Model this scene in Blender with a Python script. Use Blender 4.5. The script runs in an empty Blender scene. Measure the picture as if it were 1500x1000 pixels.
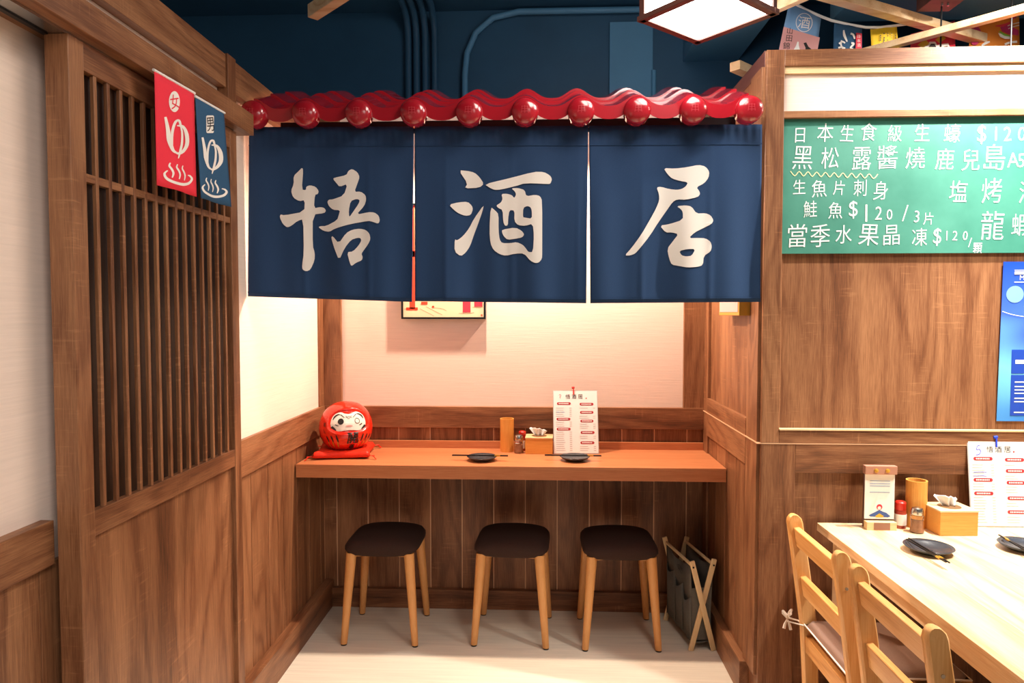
import bpy, bmesh, math, random
from mathutils import Vector, Matrix
R = random.Random(7)
S = bpy.context.scene
COL = S.collection
PI = math.pi

# ------------------------------------------------------------------ camera
F, VP, H = 1000.0, (795.0, 459.0), 1.46
yaw = math.atan((VP[0]-750)/F)
pitch = math.atan((500-VP[1])/F*math.cos(yaw))
fwd = Vector((-math.sin(yaw)*math.cos(pitch), math.cos(yaw)*math.cos(pitch), -math.sin(pitch)))
rgt = Vector((math.cos(yaw), math.sin(yaw), 0)); upv = rgt.cross(fwd)
cam = bpy.data.objects.new('camera', bpy.data.cameras.new('camera')); COL.objects.link(cam)
cam.location = (0, 0, H)
cam.rotation_euler = Matrix((rgt, upv, -fwd)).transposed().to_euler()
cam.data.sensor_width = 36; cam.data.lens = 36*F/1500; cam.data.clip_start = .05
S.camera = cam
S.view_settings.view_transform = 'Standard'; S.view_settings.look = 'None'
S.view_settings.gamma = 1; S.view_settings.use_curve_mapping = False
S.view_settings.exposure = 0.35

def P(px, py, x=None, y=None, z=None):      # point of a real plane seen at that photo position
    d = fwd*F + rgt*(px-750) + upv*(500-py)
    t = x/d.x if x is not None else (y/d.y if y is not None else (z-H)/d.z)
    return Vector((0, 0, H)) + d*t

# ------------------------------------------------------------------ light
w = bpy.data.worlds.new('world'); S.world = w; w.use_nodes = True
w.node_tree.nodes['Background'].inputs[0].default_value = (1.0, .90, .80, 1)
w.node_tree.nodes['Background'].inputs[1].default_value = .15
def area(name, loc, target, size, power, col, size_y=None, spread=None):
    l = bpy.data.lights.new(name, 'AREA'); l.energy = power; l.color = col; l.size = size
    if size_y: l.shape = 'RECTANGLE'; l.size_y = size_y
    if spread: l.spread = spread
    o = bpy.data.objects.new(name, l); COL.objects.link(o); o.location = loc
    o.rotation_euler = (Vector(target)-Vector(loc)).to_track_quat('-Z', 'Y').to_euler(); return o
def spot(name, loc, target, power, col, angle=90, blend=.6, r=.03):
    l = bpy.data.lights.new(name, 'SPOT'); l.energy = power; l.color = col
    l.spot_size = math.radians(angle); l.spot_blend = blend; l.shadow_soft_size = r
    o = bpy.data.objects.new(name, l); COL.objects.link(o); o.location = loc
    o.rotation_euler = (Vector(target)-Vector(loc)).to_track_quat('-Z', 'Y').to_euler(); return o
WARM = (1.0, .80, .62); WARMER = (1.0, .76, .58); NEUT = (1.0, .87, .76)
area('room_light', (.55, 1.75, 2.9), (.1, 2.5, 1.2), .6, 15, NEUT)
area('room_light', (.5, -.5, 2.8), (-1.05, .9, 1.1), 1.4, 14, (1, .91, .84), spread=math.radians(85))
spot('alcove_light', (-.28, 3.08, 2.27), (-.26, 3.0, 0), 96, WARMER, 155, .35, .025)
spot('alcove_light', (.40, 3.06, 2.27), (.38, 2.98, 0), 52, WARMER, 155, .35, .025)
spot('board_light', (1.78, 2.20, 2.68), (1.70, 2.50, 2.0), 235, (1, .93, .85), 130, .9, .02)
spot('table_light', (1.75, 1.72, 2.62), (1.62, 1.86, .7), 150, (1, .93, .84), 84, .6, .10)

# ------------------------------------------------------------------ materials
def rgb(r, g, b):
    f = lambda c: ((c/255+.055)/1.055)**2.4 if c > 10 else c/255/12.92
    return (f(r), f(g), f(b), 1)
def mat(name, col, rough=.5, metal=0, spec=.5, coat=0, trans=0, emit=None, estr=0, sheen=0):
    m = bpy.data.materials.new(name); m.use_nodes = True
    b = m.node_tree.nodes['Principled BSDF']; I = b.inputs
    I['Base Color'].default_value = col; I['Roughness'].default_value = rough; I['Metallic'].default_value = metal
    I['Specular IOR Level'].default_value = spec; I['Coat Weight'].default_value = coat; I['Transmission Weight'].default_value = trans
    I['Sheen Weight'].default_value = sheen
    if emit: I['Emission Color'].default_value = emit; I['Emission Strength'].default_value = estr
    return m
class NT:
    def __init__(s, m): s.t = m.node_tree; s.b = s.t.nodes['Principled BSDF']
    def n(s, typ, **kw):
        nd = s.t.nodes.new('ShaderNode'+typ)
        for k, v in kw.items():
            if k.startswith('i_'):
                key = k[2:]; nd.inputs[int(key) if key.isdigit() else key.replace('_', ' ')].default_value = v
            else: setattr(nd, k, v)
        return nd
    def l(s, a, b): s.t.links.new(a, b)
def ramp(nt, fac, stops):
    r = nt.n('ValToRGB'); e = r.color_ramp.elements
    while len(e) < len(stops): e.new(.5)
    for el, (p, c) in zip(e, stops): el.position = p; el.color = c
    nt.l(fac, r.inputs[0]); return r.outputs[0]
def wood(name, axis, dark, mid, light, rough=.42, ring=1.0, streak=9.0, fine=70.0, saw=.25, bump=.12, spec=.4):
    m = mat(name, mid, rough, spec=spec); nt = NT(m)
    tc = nt.n('TexCoord'); oi = nt.n('ObjectInfo')
    off = nt.n('VectorMath', operation='SCALE'); off.inputs[0].default_value = (7.3, 5.1, 9.7); nt.l(oi.outputs['Random'], off.inputs['Scale'])
    add = nt.n('VectorMath', operation='ADD'); nt.l(tc.outputs['Object'], add.inputs[0]); nt.l(off.outputs[0], add.inputs[1])
    def mapped(along, across):
        mp = nt.n('Mapping'); sc = [across]*3; sc['xyz'.index(axis)] = along
        mp.inputs['Scale'].default_value = sc; nt.l(add.outputs[0], mp.inputs[0]); return mp.outputs[0]
    a = nt.n('TexNoise', i_Scale=1.0, i_Detail=4.0, i_Roughness=.6, i_Distortion=.6); nt.l(mapped(.45, streak), a.inputs['Vector'])
    b = nt.n('TexNoise', i_Scale=1.0, i_Detail=5.0, i_Roughness=.7); nt.l(mapped(fine*.16, fine*5.0), b.inputs['Vector'])
    # cathedral figure: contour lines of a slowly varying stretched noise
    c = nt.n('TexNoise', i_Scale=1.0, i_Detail=1.5, i_Roughness=.45, i_Distortion=.3); nt.l(mapped(.9, 4.6), c.inputs['Vector'])
    mul = nt.n('Math', operation='MULTIPLY', i_1=64.0); nt.l(c.outputs[0], mul.inputs[0])
    sn = nt.n('Math', operation='SINE'); nt.l(mul.outputs[0], sn.inputs[0])
    rg = nt.n('MapRange'); rg.inputs[1].default_value = -1; rg.inputs[2].default_value = 1; rg.inputs[3].default_value = 0; rg.inputs[4].default_value = 1
    nt.l(sn.outputs[0], rg.inputs[0])
    pw = nt.n('Math', operation='POWER', i_1=2.2); nt.l(rg.outputs[0], pw.inputs[0])
    # saw marks across the grain
    s = nt.n('TexNoise', i_Scale=1.0, i_Detail=3.0, i_Roughness=.7); nt.l(mapped(110, 9), s.inputs['Vector'])
    s2 = nt.n('TexNoise', i_Scale=1.0, i_Detail=1.0); nt.l(mapped(3.5, 10), s2.inputs['Vector'])
    sm = nt.n('MapRange'); sm.inputs[1].default_value = .56; sm.inputs[2].default_value = .72; nt.l(s.outputs[0], sm.inputs[0])
    sm2 = nt.n('MapRange'); sm2.inputs[1].default_value = .5; sm2.inputs[2].default_value = .66; nt.l(s2.outputs[0], sm2.inputs[0])
    sx = nt.n('Math', operation='MULTIPLY'); nt.l(sm.outputs[0], sx.inputs[0]); nt.l(sm2.outputs[0], sx.inputs[1])
    # combine
    def madd(x, k, y=None, c0=0):
        q = nt.n('Math', operation='MULTIPLY_ADD'); nt.l(x, q.inputs[0]); q.inputs[1].default_value = k
        if y is None: q.inputs[2].default_value = c0
        else: nt.l(y, q.inputs[2])
        return q.outputs[0]
    v = madd(a.outputs[0], .80, None, -.20)
    v = madd(b.outputs[0], .85, v); v = madd(pw.outputs[0], -.17*ring, v); v = madd(sx.outputs[0], saw, v)
    v = madd(oi.outputs['Random'], .10, v)
    cl = ramp(nt, v, [(.22, dark), (.52, mid), (.88, light)])
    nt.l(cl, nt.b.inputs['Base Color'])
    bp = nt.n('Bump', i_Strength=bump, i_Distance=.002); nt.l(v, bp.inputs['Height']); nt.l(bp.outputs[0], nt.b.inputs['Normal'])
    return m
def wset(name, *a, **k): return {ax: wood(name+'_'+ax, ax, *a, **k) for ax in 'xyz'}
OAK = wset('brown_oak', rgb(58, 35, 22), rgb(114, 71, 45), rgb(162, 114, 78), ring=.75)
COUNTER = wset('orange_wood', rgb(150, 84, 50), rgb(178, 108, 68), rgb(200, 132, 88), ring=.3, saw=.05, rough=.38)
PINE = wset('pine', rgb(204, 156, 106), rgb(230, 194, 148), rgb(244, 220, 186), ring=1.3, streak=18, saw=0, rough=.35)
CHAIRW = wset('orange_pine', rgb(190, 122, 58), rgb(222, 160, 92), rgb(238, 188, 126), ring=1.0, streak=12, saw=0, rough=.33)
BEECH = wset('beech_leg', rgb(176, 112, 56), rgb(204, 142, 80), rgb(222, 164, 102), ring=.2, saw=0, rough=.4)
BAMBOO = wset('bamboo', rgb(188, 116, 44), rgb(216, 146, 62), rgb(232, 172, 90), ring=.1, saw=0, rough=.4)
WALNUT = wset('lantern_wood', rgb(52, 28, 26), rgb(82, 48, 42), rgb(110, 70, 60), ring=.4, saw=0)
PALE = wset('pale_wood', rgb(196, 160, 110), rgb(220, 188, 138), rgb(236, 208, 164), ring=.2, saw=0)
SEAM = mat('pale_seam', rgb(216, 172, 134), .5)

def ribbed(name, col, axis_scale, amount=.12, bump=.3, rough=.85, dist=.002):
    m = mat(name, col, rough, spec=.25); nt = NT(m); tc = nt.n('TexCoord')
    mp = nt.n('Mapping'); mp.inputs['Scale'].default_value = axis_scale; nt.l(tc.outputs['Object'], mp.inputs[0])
    n = nt.n('TexNoise', i_Scale=1.0, i_Detail=3.0, i_Roughness=.6); nt.l(mp.outputs[0], n.inputs['Vector'])
    d = [c*(1-amount) for c in col[:3]]+[1]; l = [min(1, c*(1+amount*.6)) for c in col[:3]]+[1]
    nt.l(ramp(nt, n.outputs[0], [(.3, d), (.7, l)]), nt.b.inputs['Base Color'])
    bp = nt.n('Bump', i_Strength=bump, i_Distance=dist); nt.l(n.outputs[0], bp.inputs['Height']); nt.l(bp.outputs[0], nt.b.inputs['Normal'])
    return m
PAPER = ribbed('wall_paper', rgb(236, 216, 202), (6, 6, 190), .05, .25)
FLOORM = ribbed('floor_vinyl', rgb(224, 214, 196), (3, 60, 60), .10, .12, .42)
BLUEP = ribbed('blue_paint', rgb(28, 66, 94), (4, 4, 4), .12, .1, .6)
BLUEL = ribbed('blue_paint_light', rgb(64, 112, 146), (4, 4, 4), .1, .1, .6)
NAVY = ribbed('navy_cloth', rgb(38, 66, 104), (500, 500, 900), .18, .15, .8, .0008)
BLUEC = ribbed('slate_cloth', rgb(50, 88, 122), (500, 500, 900), .1, .1, .8, .0008)
REDC = ribbed('red_cloth', rgb(240, 56, 74), (500, 500, 900), .08, .1, .8, .0008)
GREYF = ribbed('grey_fabric', rgb(104, 100, 92), (420, 420, 420), .25, .3, .9, .001)
SEATF = ribbed('brown_fabric', rgb(58, 40, 34), (380, 380, 380), .3, .3, .95, .001)
TAUPE = ribbed('taupe_cushion', rgb(158, 128, 112), (300, 300, 300), .08, .1, .8, .001)
REDSILK = ribbed('red_silk', rgb(226, 52, 30), (60, 60, 60), .12, .2, .42)
GLAZE = mat('red_glaze', rgb(166, 22, 36), .22, spec=.6, coat=.6)
DARUMA = mat('red_lacquer', rgb(224, 40, 18), .18, spec=.5, coat=.5)
WHITEP = mat('white_print', rgb(242, 236, 228), .8)
WHITE = mat('white_paper', rgb(240, 238, 234), .6)
GREYLINE = mat('grey_print', rgb(190, 188, 186), .7)
BLACK = mat('black_print', rgb(24, 20, 20), .5)
BLACKM = mat('black_metal', rgb(20, 20, 22), .4, .3)
CERAM = mat('black_ceramic', rgb(56, 60, 66), .24, spec=.6)
METAL = mat('steel', rgb(190, 190, 186), .25, 1)
GOLD = mat('gold_paint', rgb(196, 150, 52), .35, .3)
GLASS = mat('clear_glass', (1, 1, 1, 1), .05, trans=1)
PEPPER = ribbed('pepper', rgb(196, 142, 104), (400, 400, 400), .3, .2)
REDPL = mat('red_plastic', rgb(206, 40, 26), .35)
BLUEPL = mat('blue_plastic', rgb(34, 72, 220), .35)
CHALKB = mat('chalkboard_green', rgb(44, 120, 100), .55)
nt_ = NT(CHALKB); tc_ = nt_.n('TexCoord'); n_ = nt_.n('TexNoise', i_Scale=3.0, i_Detail=5.0, i_Roughness=.6); nt_.l(tc_.outputs['Object'], n_.inputs['Vector'])
nt_.l(ramp(nt_, n_.outputs[0], [(.3, rgb(44, 118, 100)), (.75, rgb(78, 150, 132))]), nt_.b.inputs['Base Color'])
CHALK = mat('chalk', rgb(232, 236, 234), .9); CHALKY = mat('yellow_chalk', rgb(226, 222, 170), .9)
LAMPM = mat('lantern_paper', (1, 1, 1, 1), .6, emit=(1, .95, .88, 1), estr=14)
MAROON = mat('maroon_print', rgb(172, 44, 54), .6)
PINKM = mat('pink_print', rgb(222, 160, 156), .7); SKYM = mat('sky_print', rgb(118, 162, 206), .7)
YELM = mat('yellow_print', rgb(232, 190, 30), .7); ORAM = mat('orange_print', rgb(222, 128, 34), .7)
CRIM = mat('crimson_print', rgb(222, 50, 70), .7); CREAM = mat('cream_print', rgb(240, 216, 176), .7)
GREEN = mat('green_print', rgb(130, 190, 60), .7); PURP = mat('magenta_print', rgb(186, 40, 96), .7)
TORII = mat('vermilion_print', rgb(232, 66, 36), .7); OCHRE = mat('ochre_print', rgb(214, 168, 50), .7)
MTN = mat('mountain_print', rgb(66, 92, 150), .7)

# ------------------------------------------------------------------ mesh helpers
def tag(o, label=None, cat=None, group=None, kind=None):
    for k, v in (('label', label), ('category', cat), ('group', group), ('kind', kind)):
        if v: o[k] = v
    return o
def thing(name, label, cat, loc=(0, 0, 0), rz=0, group=None):
    o = bpy.data.objects.new(name, None); COL.objects.link(o); o.location = loc; o.rotation_euler = (0, 0, rz)
    o.empty_display_size = .05
    return tag(o, label, cat, group)
def obj(name, bm, m, parent=None, smooth=False, bevel=0, loc=None, seg=2, label=None):
    me = bpy.data.meshes.new(name)
    bmesh.ops.recalc_face_normals(bm, faces=bm.faces[:]) if not getattr(bm, 'keep', False) else None
    bm.to_mesh(me); bm.free(); me.materials.append(m)
    if smooth:
        for p in me.polygons: p.use_smooth = True
    o = bpy.data.objects.new(name, me); COL.objects.link(o)
    if parent: o.parent = parent
    if loc is not None: o.location = loc
    if bevel:
        md = o.modifiers.new('bevel', 'BEVEL'); md.width = bevel; md.segments = seg; md.limit_method = 'ANGLE'
    if smooth and smooth != 'all':
        try: me.set_sharp_from_angle(angle=math.radians(40))
        except Exception: pass
    if label: o['label'] = label
    return o
def B(): return bmesh.new()
def box(bm, x0, x1, y0, y1, z0, z1):
    v = [bm.verts.new((x, y, z)) for z in (z0, z1) for y in (y0, y1) for x in (x0, x1)]
    for f in ((0, 1, 3, 2), (4, 6, 7, 5), (0, 4, 5, 1), (2, 3, 7, 6), (0, 2, 6, 4), (1, 5, 7, 3)): bm.faces.new([v[i] for i in f])
    return bm
def bx(name, x0, x1, y0, y1, z0, z1, m, parent=None, bevel=.0015):
    return obj(name, box(B(), x0, x1, y0, y1, z0, z1), m, parent, bevel=bevel)
def ring(bm, c, ax, r, n, ry=None):
    ax = Vector(ax).normalized(); u = ax.orthogonal().normalized() if abs(ax.z) < .99 else Vector((1, 0, 0)); v = ax.cross(u)
    return [bm.verts.new(Vector(c)+u*r*math.cos(2*PI*i/n)+v*(ry or r)*math.sin(2*PI*i/n)) for i in range(n)]
def skin(bm, rings, closed=True):
    for a, b in zip(rings, rings[1:]):
        n = len(a)
        for i in range(n if closed else n-1): bm.faces.new((a[i], a[(i+1) % n], b[(i+1) % n], b[i]))
def tube(bm, p0, p1, r0, r1=None, n=12):
    p0, p1 = Vector(p0), Vector(p1); r1 = r0 if r1 is None else r1
    a = ring(bm, p0, p1-p0, r0, n); b = ring(bm, p1, p1-p0, r1, n)
    skin(bm, [a, b]); bm.faces.new(a[::-1]); bm.faces.new(b); return bm
def sweep(bm, pts, r, n=8):
    pts = [Vector(p) for p in pts]; rs = []; u = None
    for i, p in enumerate(pts):
        t = (pts[min(i+1, len(pts)-1)]-pts[max(i-1, 0)]).normalized()
        if u is None: u = t.orthogonal().normalized()
        u = (u-t*u.dot(t)).normalized(); v = t.cross(u); rr = r[i] if isinstance(r, (list, tuple)) else r
        rs.append([bm.verts.new(p+(u*math.cos(2*PI*k/n)+v*math.sin(2*PI*k/n))*rr) for k in range(n)])
    skin(bm, rs); bm.faces.new(rs[0][::-1]); bm.faces.new(rs[-1]); return bm
def lathe(bm, prof, n=32, c=(0, 0, 0)):
    rs = []
    for r, z in prof:
        rs.append([bm.verts.new((c[0]+max(r, 1e-5)*math.cos(2*PI*i/n), c[1]+max(r, 1e-5)*math.sin(2*PI*i/n), c[2]+z)) for i in range(n)])
    skin(bm, rs); bm.faces.new(rs[0][::-1]); bm.faces.new(rs[-1]); return bm
def obox(bm, p0, p1, w, h, upd=(0, 0, 1)):         # bar from p0 to p1, width w, height h
    p0, p1 = Vector(p0), Vector(p1); t = (p1-p0).normalized(); s = t.cross(Vector(upd)).normalized(); u = s.cross(t)
    q = [[bm.verts.new(p+s*a*w/2+u*b*h/2) for a, b in ((-1, -1), (1, -1), (1, 1), (-1, 1))] for p in (p0, p1)]
    skin(bm, q); bm.faces.new(q[0][::-1]); bm.faces.new(q[1]); return bm
def copy_tree(o, parent=None):
    c = o.copy(); COL.objects.link(c)
    if parent: c.parent = parent
    for ch in list(o.children): copy_tree(ch, c)
    return c
# ---- flat print: 2-D shapes filled, cut fine, then laid on a surface by mapf(u, v) -> point
def fill2d(splines=None, text=None, thin=0):
    if text is not None:
        cu = bpy.data.curves.new('t', 'FONT'); cu.body = text; cu.size = 1; cu.resolution_u = 3
        cu.align_x = 'CENTER'; cu.offset = thin
    else:
        cu = bpy.data.curves.new('t', 'CURVE'); cu.dimensions = '2D'; cu.fill_mode = 'BOTH'
        for s in splines:
            sp = cu.splines.new('POLY'); sp.points.add(len(s)-1)
            for p, q in zip(sp.points, s): p.co = (q[0], q[1], 0, 1)
            sp.use_cyclic_u = True
    o = bpy.data.objects.new('t', cu); COL.objects.link(o)
    me = bpy.data.meshes.new_from_object(o.evaluated_get(bpy.context.evaluated_depsgraph_get()))
    bpy.data.objects.remove(o); bm = bmesh.new(); bm.from_mesh(me); bpy.data.meshes.remove(me); return bm
def cut(bm, step, axes=(0, 1)):
    if not bm.verts: return
    for a in axes:
        lo = min(v.co[a] for v in bm.verts); hi = max(v.co[a] for v in bm.verts); k = lo+step
        while k < hi:
            co = [0, 0, 0]; co[a] = k; no = [0, 0, 0]; no[a] = 1
            bmesh.ops.bisect_plane(bm, geom=bm.verts[:]+bm.edges[:]+bm.faces[:], plane_co=co, plane_no=no); k += step
def merge(dst, src, f):
    mp = {v: dst.verts.new(f(v.co.x, v.co.y)) for v in src.verts}
    for fc in src.faces:
        try: dst.faces.new([mp[v] for v in fc.verts])
        except ValueError: pass
    src.free()
def smooth_poly(pts, it=1):
    for _ in range(it):
        q = []
        for i, p in enumerate(pts):
            n = pts[(i+1) % len(pts)]
            q += [(p[0]*.78+n[0]*.22, p[1]*.78+n[1]*.22), (p[0]*.22+n[0]*.78, p[1]*.22+n[1]*.78)]
        pts = q
    return pts
def brush(pts, wds):                               # outline of a stroke
    L, Rr = [], []
    for i, p in enumerate(pts):
        a = pts[max(i-1, 0)]; b = pts[min(i+1, len(pts)-1)]; dx, dy = b[0]-a[0], b[1]-a[1]; l = math.hypot(dx, dy) or 1
        wd = (wds[i] if isinstance(wds, (list, tuple)) else wds)/2
        L.append((p[0]-dy/l*wd, p[1]+dx/l*wd)); Rr.append((p[0]+dy/l*wd, p[1]-dx/l*wd))
    return L+Rr[::-1]
def dense(pts, n=4):                               # Catmull-Rom
    out = []
    for i in range(len(pts)-1):
        p0, p1, p2, p3 = pts[max(i-1, 0)], pts[i], pts[i+1], pts[min(i+2, len(pts)-1)]
        for k in range(n):
            t = k/n; out.append(tuple(.5*(2*p1[j]+(p2[j]-p0[j])*t+(2*p0[j]-5*p1[j]+4*p2[j]-p3[j])*t*t+(3*p1[j]-p0[j]-3*p2[j]+p3[j])*t**3) for j in (0, 1)))
    return out+[pts[-1]]
def ribbon(bm, pts, wd, f, n=4):                   # stroke as a strip of quads
    if n > 1: pts = dense(pts, n)
    k = len(pts)
    if isinstance(wd, (list, tuple)):
        m = len(wd)-1; wl = [wd[min(int(i/(k-1)*m), m-1)]+(wd[min(int(i/(k-1)*m)+1, m)]-wd[min(int(i/(k-1)*m), m-1)])*(i/(k-1)*m-min(int(i/(k-1)*m), m-1)) for i in range(k)]
    else: wl = [wd]*k
    ol = brush(pts, wl); A, Bb = ol[:k], ol[k:][::-1]
    va = [bm.verts.new(f(*p)) for p in A]; vb = [bm.verts.new(f(*p)) for p in Bb]
    for i in range(k-1): bm.faces.new((va[i], va[i+1], vb[i+1], vb[i]))
def glyph(bm, ch, cx, cy, h, f, rot=0, wscale=1, yd=-1, italic=0, thin=0):   # one character centred at (cx, cy), height h
    g = fill2d(text=ch, thin=thin)
    if not g.verts: g.free(); return
    xs = [v.co.x for v in g.verts]; ys = [v.co.y for v in g.verts]
    mx, my = (min(xs)+max(xs))/2, (min(ys)+max(ys))/2; s = h/max(max(ys)-min(ys), 1e-4)
    c, sn = math.cos(rot), math.sin(rot)
    def g2(x, y):
        x = (x-mx)*s*wscale+italic*(y-my)*s; y = (y-my)*s
        return f(cx+x*c-y*sn, cy+yd*(x*sn+y*c))
    merge(bm, g, g2)
def polys(bm, lst, f, step=None, axes=(0, 1)):
    g = fill2d(splines=lst)
    if step: cut(g, step, axes)
    merge(bm, g, f)
def disc(cx, cy, r, n=24, ry=None): return [(cx+r*math.cos(2*PI*i/n), cy+(ry or r)*math.sin(2*PI*i/n)) for i in range(n)]
def rrect(cx, cy, w_, h_, r):
    o = []
    for sx, sy, a0 in ((1, 1, 0), (-1, 1, 90), (-1, -1, 180), (1, -1, 270)):
        for k in range(5):
            a = math.radians(a0+k*22.5); o.append((cx+sx*(w_/2-r)+r*math.cos(a), cy+sy*(h_/2-r)+r*math.sin(a)))
    return o
def plain(name, bm, m, parent, **k): return obj(name, bm, m, parent, **k)

# ================================================================== SETTING
D, XL, XR, YF = 3.34, -1.09, .79, 2.50
def struct(o): o['kind'] = 'structure'; return o
struct(bx('floor', -2.2, 4.2, -1.6, 4.0, -.05, 0, FLOORM))
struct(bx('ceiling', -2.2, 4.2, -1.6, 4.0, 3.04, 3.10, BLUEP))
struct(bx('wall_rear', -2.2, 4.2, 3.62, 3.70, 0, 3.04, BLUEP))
# back wall of the alcove
wb = struct(bx('wall_back', XL-.06, XR+.07, D, D+.06, 0, 2.42, PAPER))
xs0 = P(502, 560, y=D).x; xs1 = P(1000, 560, y=D).x
bx('stile', XL, xs0, D-.022, D, 1.004, 2.42, OAK['z'], wb)
bx('stile', xs1, XR, D-.022, D, 1.004, 2.42, OAK['z'], wb)
bx('rail', XL, XR, D-.028, D, .90, 1.004, OAK['x'], wb)
xp = P(585, 700, y=D).x-.157*4; k = 0
bx('seam_backing', XL, XR, D-.006, D, .08, .90, SEAM, wb, 0)
while xp < XR:
    a, b = max(xp+.0026, XL), min(xp+.157-.0026, XR)
    if b-a > .01: bx('plank', a, b, D-.0085, D-.006, .08, .90, OAK['z'], wb, .001)
    xp += .157
struct(bx('baseboard_back', XL+.04, XR-.03, D-.035, D, 0, .095, OAK['x']))
# left wall, running from behind the camera to the back wall
wl = struct(bx('wall_left', XL-.08, XL, -1.6, D, 0, 2.32, PAPER))
bx('rail', XL, XL+.016, 2.0, D-.028, .872, 1.006, OAK['y'], wl)
bx('rail', XL, XL+.03, -1.6, 1.42, .915, 1.012, OAK['y'], wl)
bx('stile', XL, XL+.010, 3.26, D-.022, 1.006, 2.215, OAK['z'], wl)
bx('seam_backing', XL, XL+.002, 2.0, D-.006, .10, .872, SEAM, wl, 0)
for y0, y1 in ((2.0, 2.16), (2.16, 2.316), (2.316, 2.473), (2.473, 2.63), (2.63, 2.787), (2.787, 2.944), (2.944, 3.10), (3.10, 3.257), (3.257, 3.32)):
    bx('plank', XL+.002, XL+.0045, y0+.0024, y1-.0024, .10, .872, OAK['z'], wl, .001)
for k in range(19):
    y0 = 1.55-.157*(k+1)
    bx('plank', XL+.002, XL+.014, y0+.001, y0+.156, 0, .915, OAK['z'], wl, .001)
struct(bx('baseboard_left', XL, XL+.045, 2.0, D-.0, 0, .13, OAK['y']))
t = struct(bx('trim_1', XL-.02, XL+.03, -1.6, D, 2.215, 2.325, OAK['y']))
bx('post_block', XL, XL+.038, 2.27, 2.33, 2.13, 2.328, OAK['z'], t)
hd = struct(bx('trim_2', XL, -.97, -1.6, 2.277, 2.056, 2.125, OAK['y']))
bx('track', XL+.03, -1.005, -1.2, 2.2, 2.050, 2.056, METAL, hd, 0)
bx('track_groove', -1.055, -1.043, -1.2, 2.2, 2.047, 2.050, BLACKM, hd, 0)
# sliding lattice door
dr = struct(bx('door_1', -1.045, -1.030, 1.43, 2.19, .01, 2.045, OAK['z']))
XD = -1.0
bx('stile', -1.052, XD, 1.418, 1.468, .005, 2.050, OAK['z'], dr, .002)
bx('stile', -1.052, XD, 2.165, 2.212, .005, 2.050, OAK['z'], dr, .002)
bx('rail', -1.048, XD-.001, 1.468, 2.165, 1.99, 2.050, OAK['y'], dr, .001)
bx('rail', -1.03, XD-.004, 1.468, 2.165, 1.750, 1.768, OAK['y'], dr, .001)
bx('rail', -1.048, XD-.001, 1.468, 2.165, .962, 1.018, OAK['y'], dr, .001)
bx('rail', -1.048, XD-.001, 1.468, 2.165, .01, .12, OAK['y'], dr, .001)
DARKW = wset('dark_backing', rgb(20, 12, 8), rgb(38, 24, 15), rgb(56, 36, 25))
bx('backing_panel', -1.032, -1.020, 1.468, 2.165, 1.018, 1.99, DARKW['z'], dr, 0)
bx('lower_panel', -1.030, -1.014, 1.468, 2.165, .12, .962, OAK['z'], dr, .001)
pit = (2.165-1.468+.014)/15
sl = B(); box(sl, XD-.012, XD-.003, 0, .0110, 1.018, 1.99)
s0 = obj('slat', sl, OAK['z'], dr, bevel=.001)
for i in range(14):
    s = s0 if i == 0 else s0.copy()
    if i: COL.objects.link(s); s.parent = dr
    s.location.y = 1.468-.0125+pit*(i+1)
# right partition: alcove side
wr = struct(bx('wall_right', XR, XR+.07, YF, D+.06, 0, 2.335, OAK['z']))
bx('cap', XR-.004, XR+.074, YF, 3.60, 2.335, 2.392, WALNUT['y'], wr)
bx('stile', XR-.014, XR, D-.10, D-.022, .13, 2.335, OAK['z'], wr)
bx('stile', XR-.014, XR, YF-.0, YF+.13, .13, 2.335, OAK['z'], wr)
bx('rail', XR-.016, XR, YF+.13, D-.10, .995, 1.062, OAK['y'], wr)
bx('seam_line', XR-.0175, XR, YF-.018, D-.022, .9905, .9945, SEAM, wr, 0)
bx('rail', XR-.016, XR, YF+.13, D-.10, .885, .990, OAK['y'], wr)
bx('seam_backing', XR-.002, XR, YF+.13, D-.10, .13, .885, SEAM, wr, 0)
y0 = YF+.13
while y0 < D-.11:
    bx('plank', XR-.0045, XR-.002, y0+.002, min(y0+.155, D-.10), .13, .885, OAK['z'], wr, .001); y0 += .157
struct(bx('baseboard_right', XR-.035, XR, YF+.10, D-.0, 0, .13, OAK['y']))
# dividing wall that faces the camera
wd = struct(bx('wall_divider', XR+.07, 3.2, YF+.004, YF+.07, 0, 2.335, OAK['z']))
zt = P(1118, 73, y=YF-.02).z; ZB = lambda py: P(1300, py, y=YF).z
px1 = P(1145, 400, y=YF-.02).x
bx('post', XR-.003, px1, YF-.02, YF+.0, .9945, zt, OAK['z'], wd, .002)
bx('stile', XR-.003, P(1163, 800, y=YF-.018).x, YF-.018, YF+.0, 0, .9905, OAK['z'], wd, .002)
bx('seam_line', XR-.003, 3.2, YF-.0195, YF-.002, .9905, .9945, SEAM, wd, 0)
bx('top_rail', px1, 3.2, YF-.02, YF+.07, ZB(97), zt, OAK['x'], wd, .002)
bx('cream_panel', px1, 3.2, YF-.001, YF+.003, ZB(163), ZB(97), PAPER, wd, 0)
bx('inner_lining', px1, 3.2, YF-.012, YF-.001, ZB(107), ZB(97), PALE['x'], wd, 0)
bx('rail', px1, 3.2, YF-.02, YF+.0, ZB(173), ZB(163), OAK['x'], wd, .001)
bx('ledge', px1, 3.2, YF-.020, YF+.0, ZB(648.5), ZB(628), OAK['x'], wd, .001)
bx('ledge_edge', px1, 3.2, YF-.024, YF-.0, ZB(629.5), ZB(627.5), PALE['x'], wd, 0)  # pale strip: the light caught on the ledge top, put into the colour
bx('rail', P(1163, 800, y=YF-.018).x, 3.2, YF-.018, YF+.0, ZB(692), .9905, OAK['x'], wd, .001)
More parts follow.
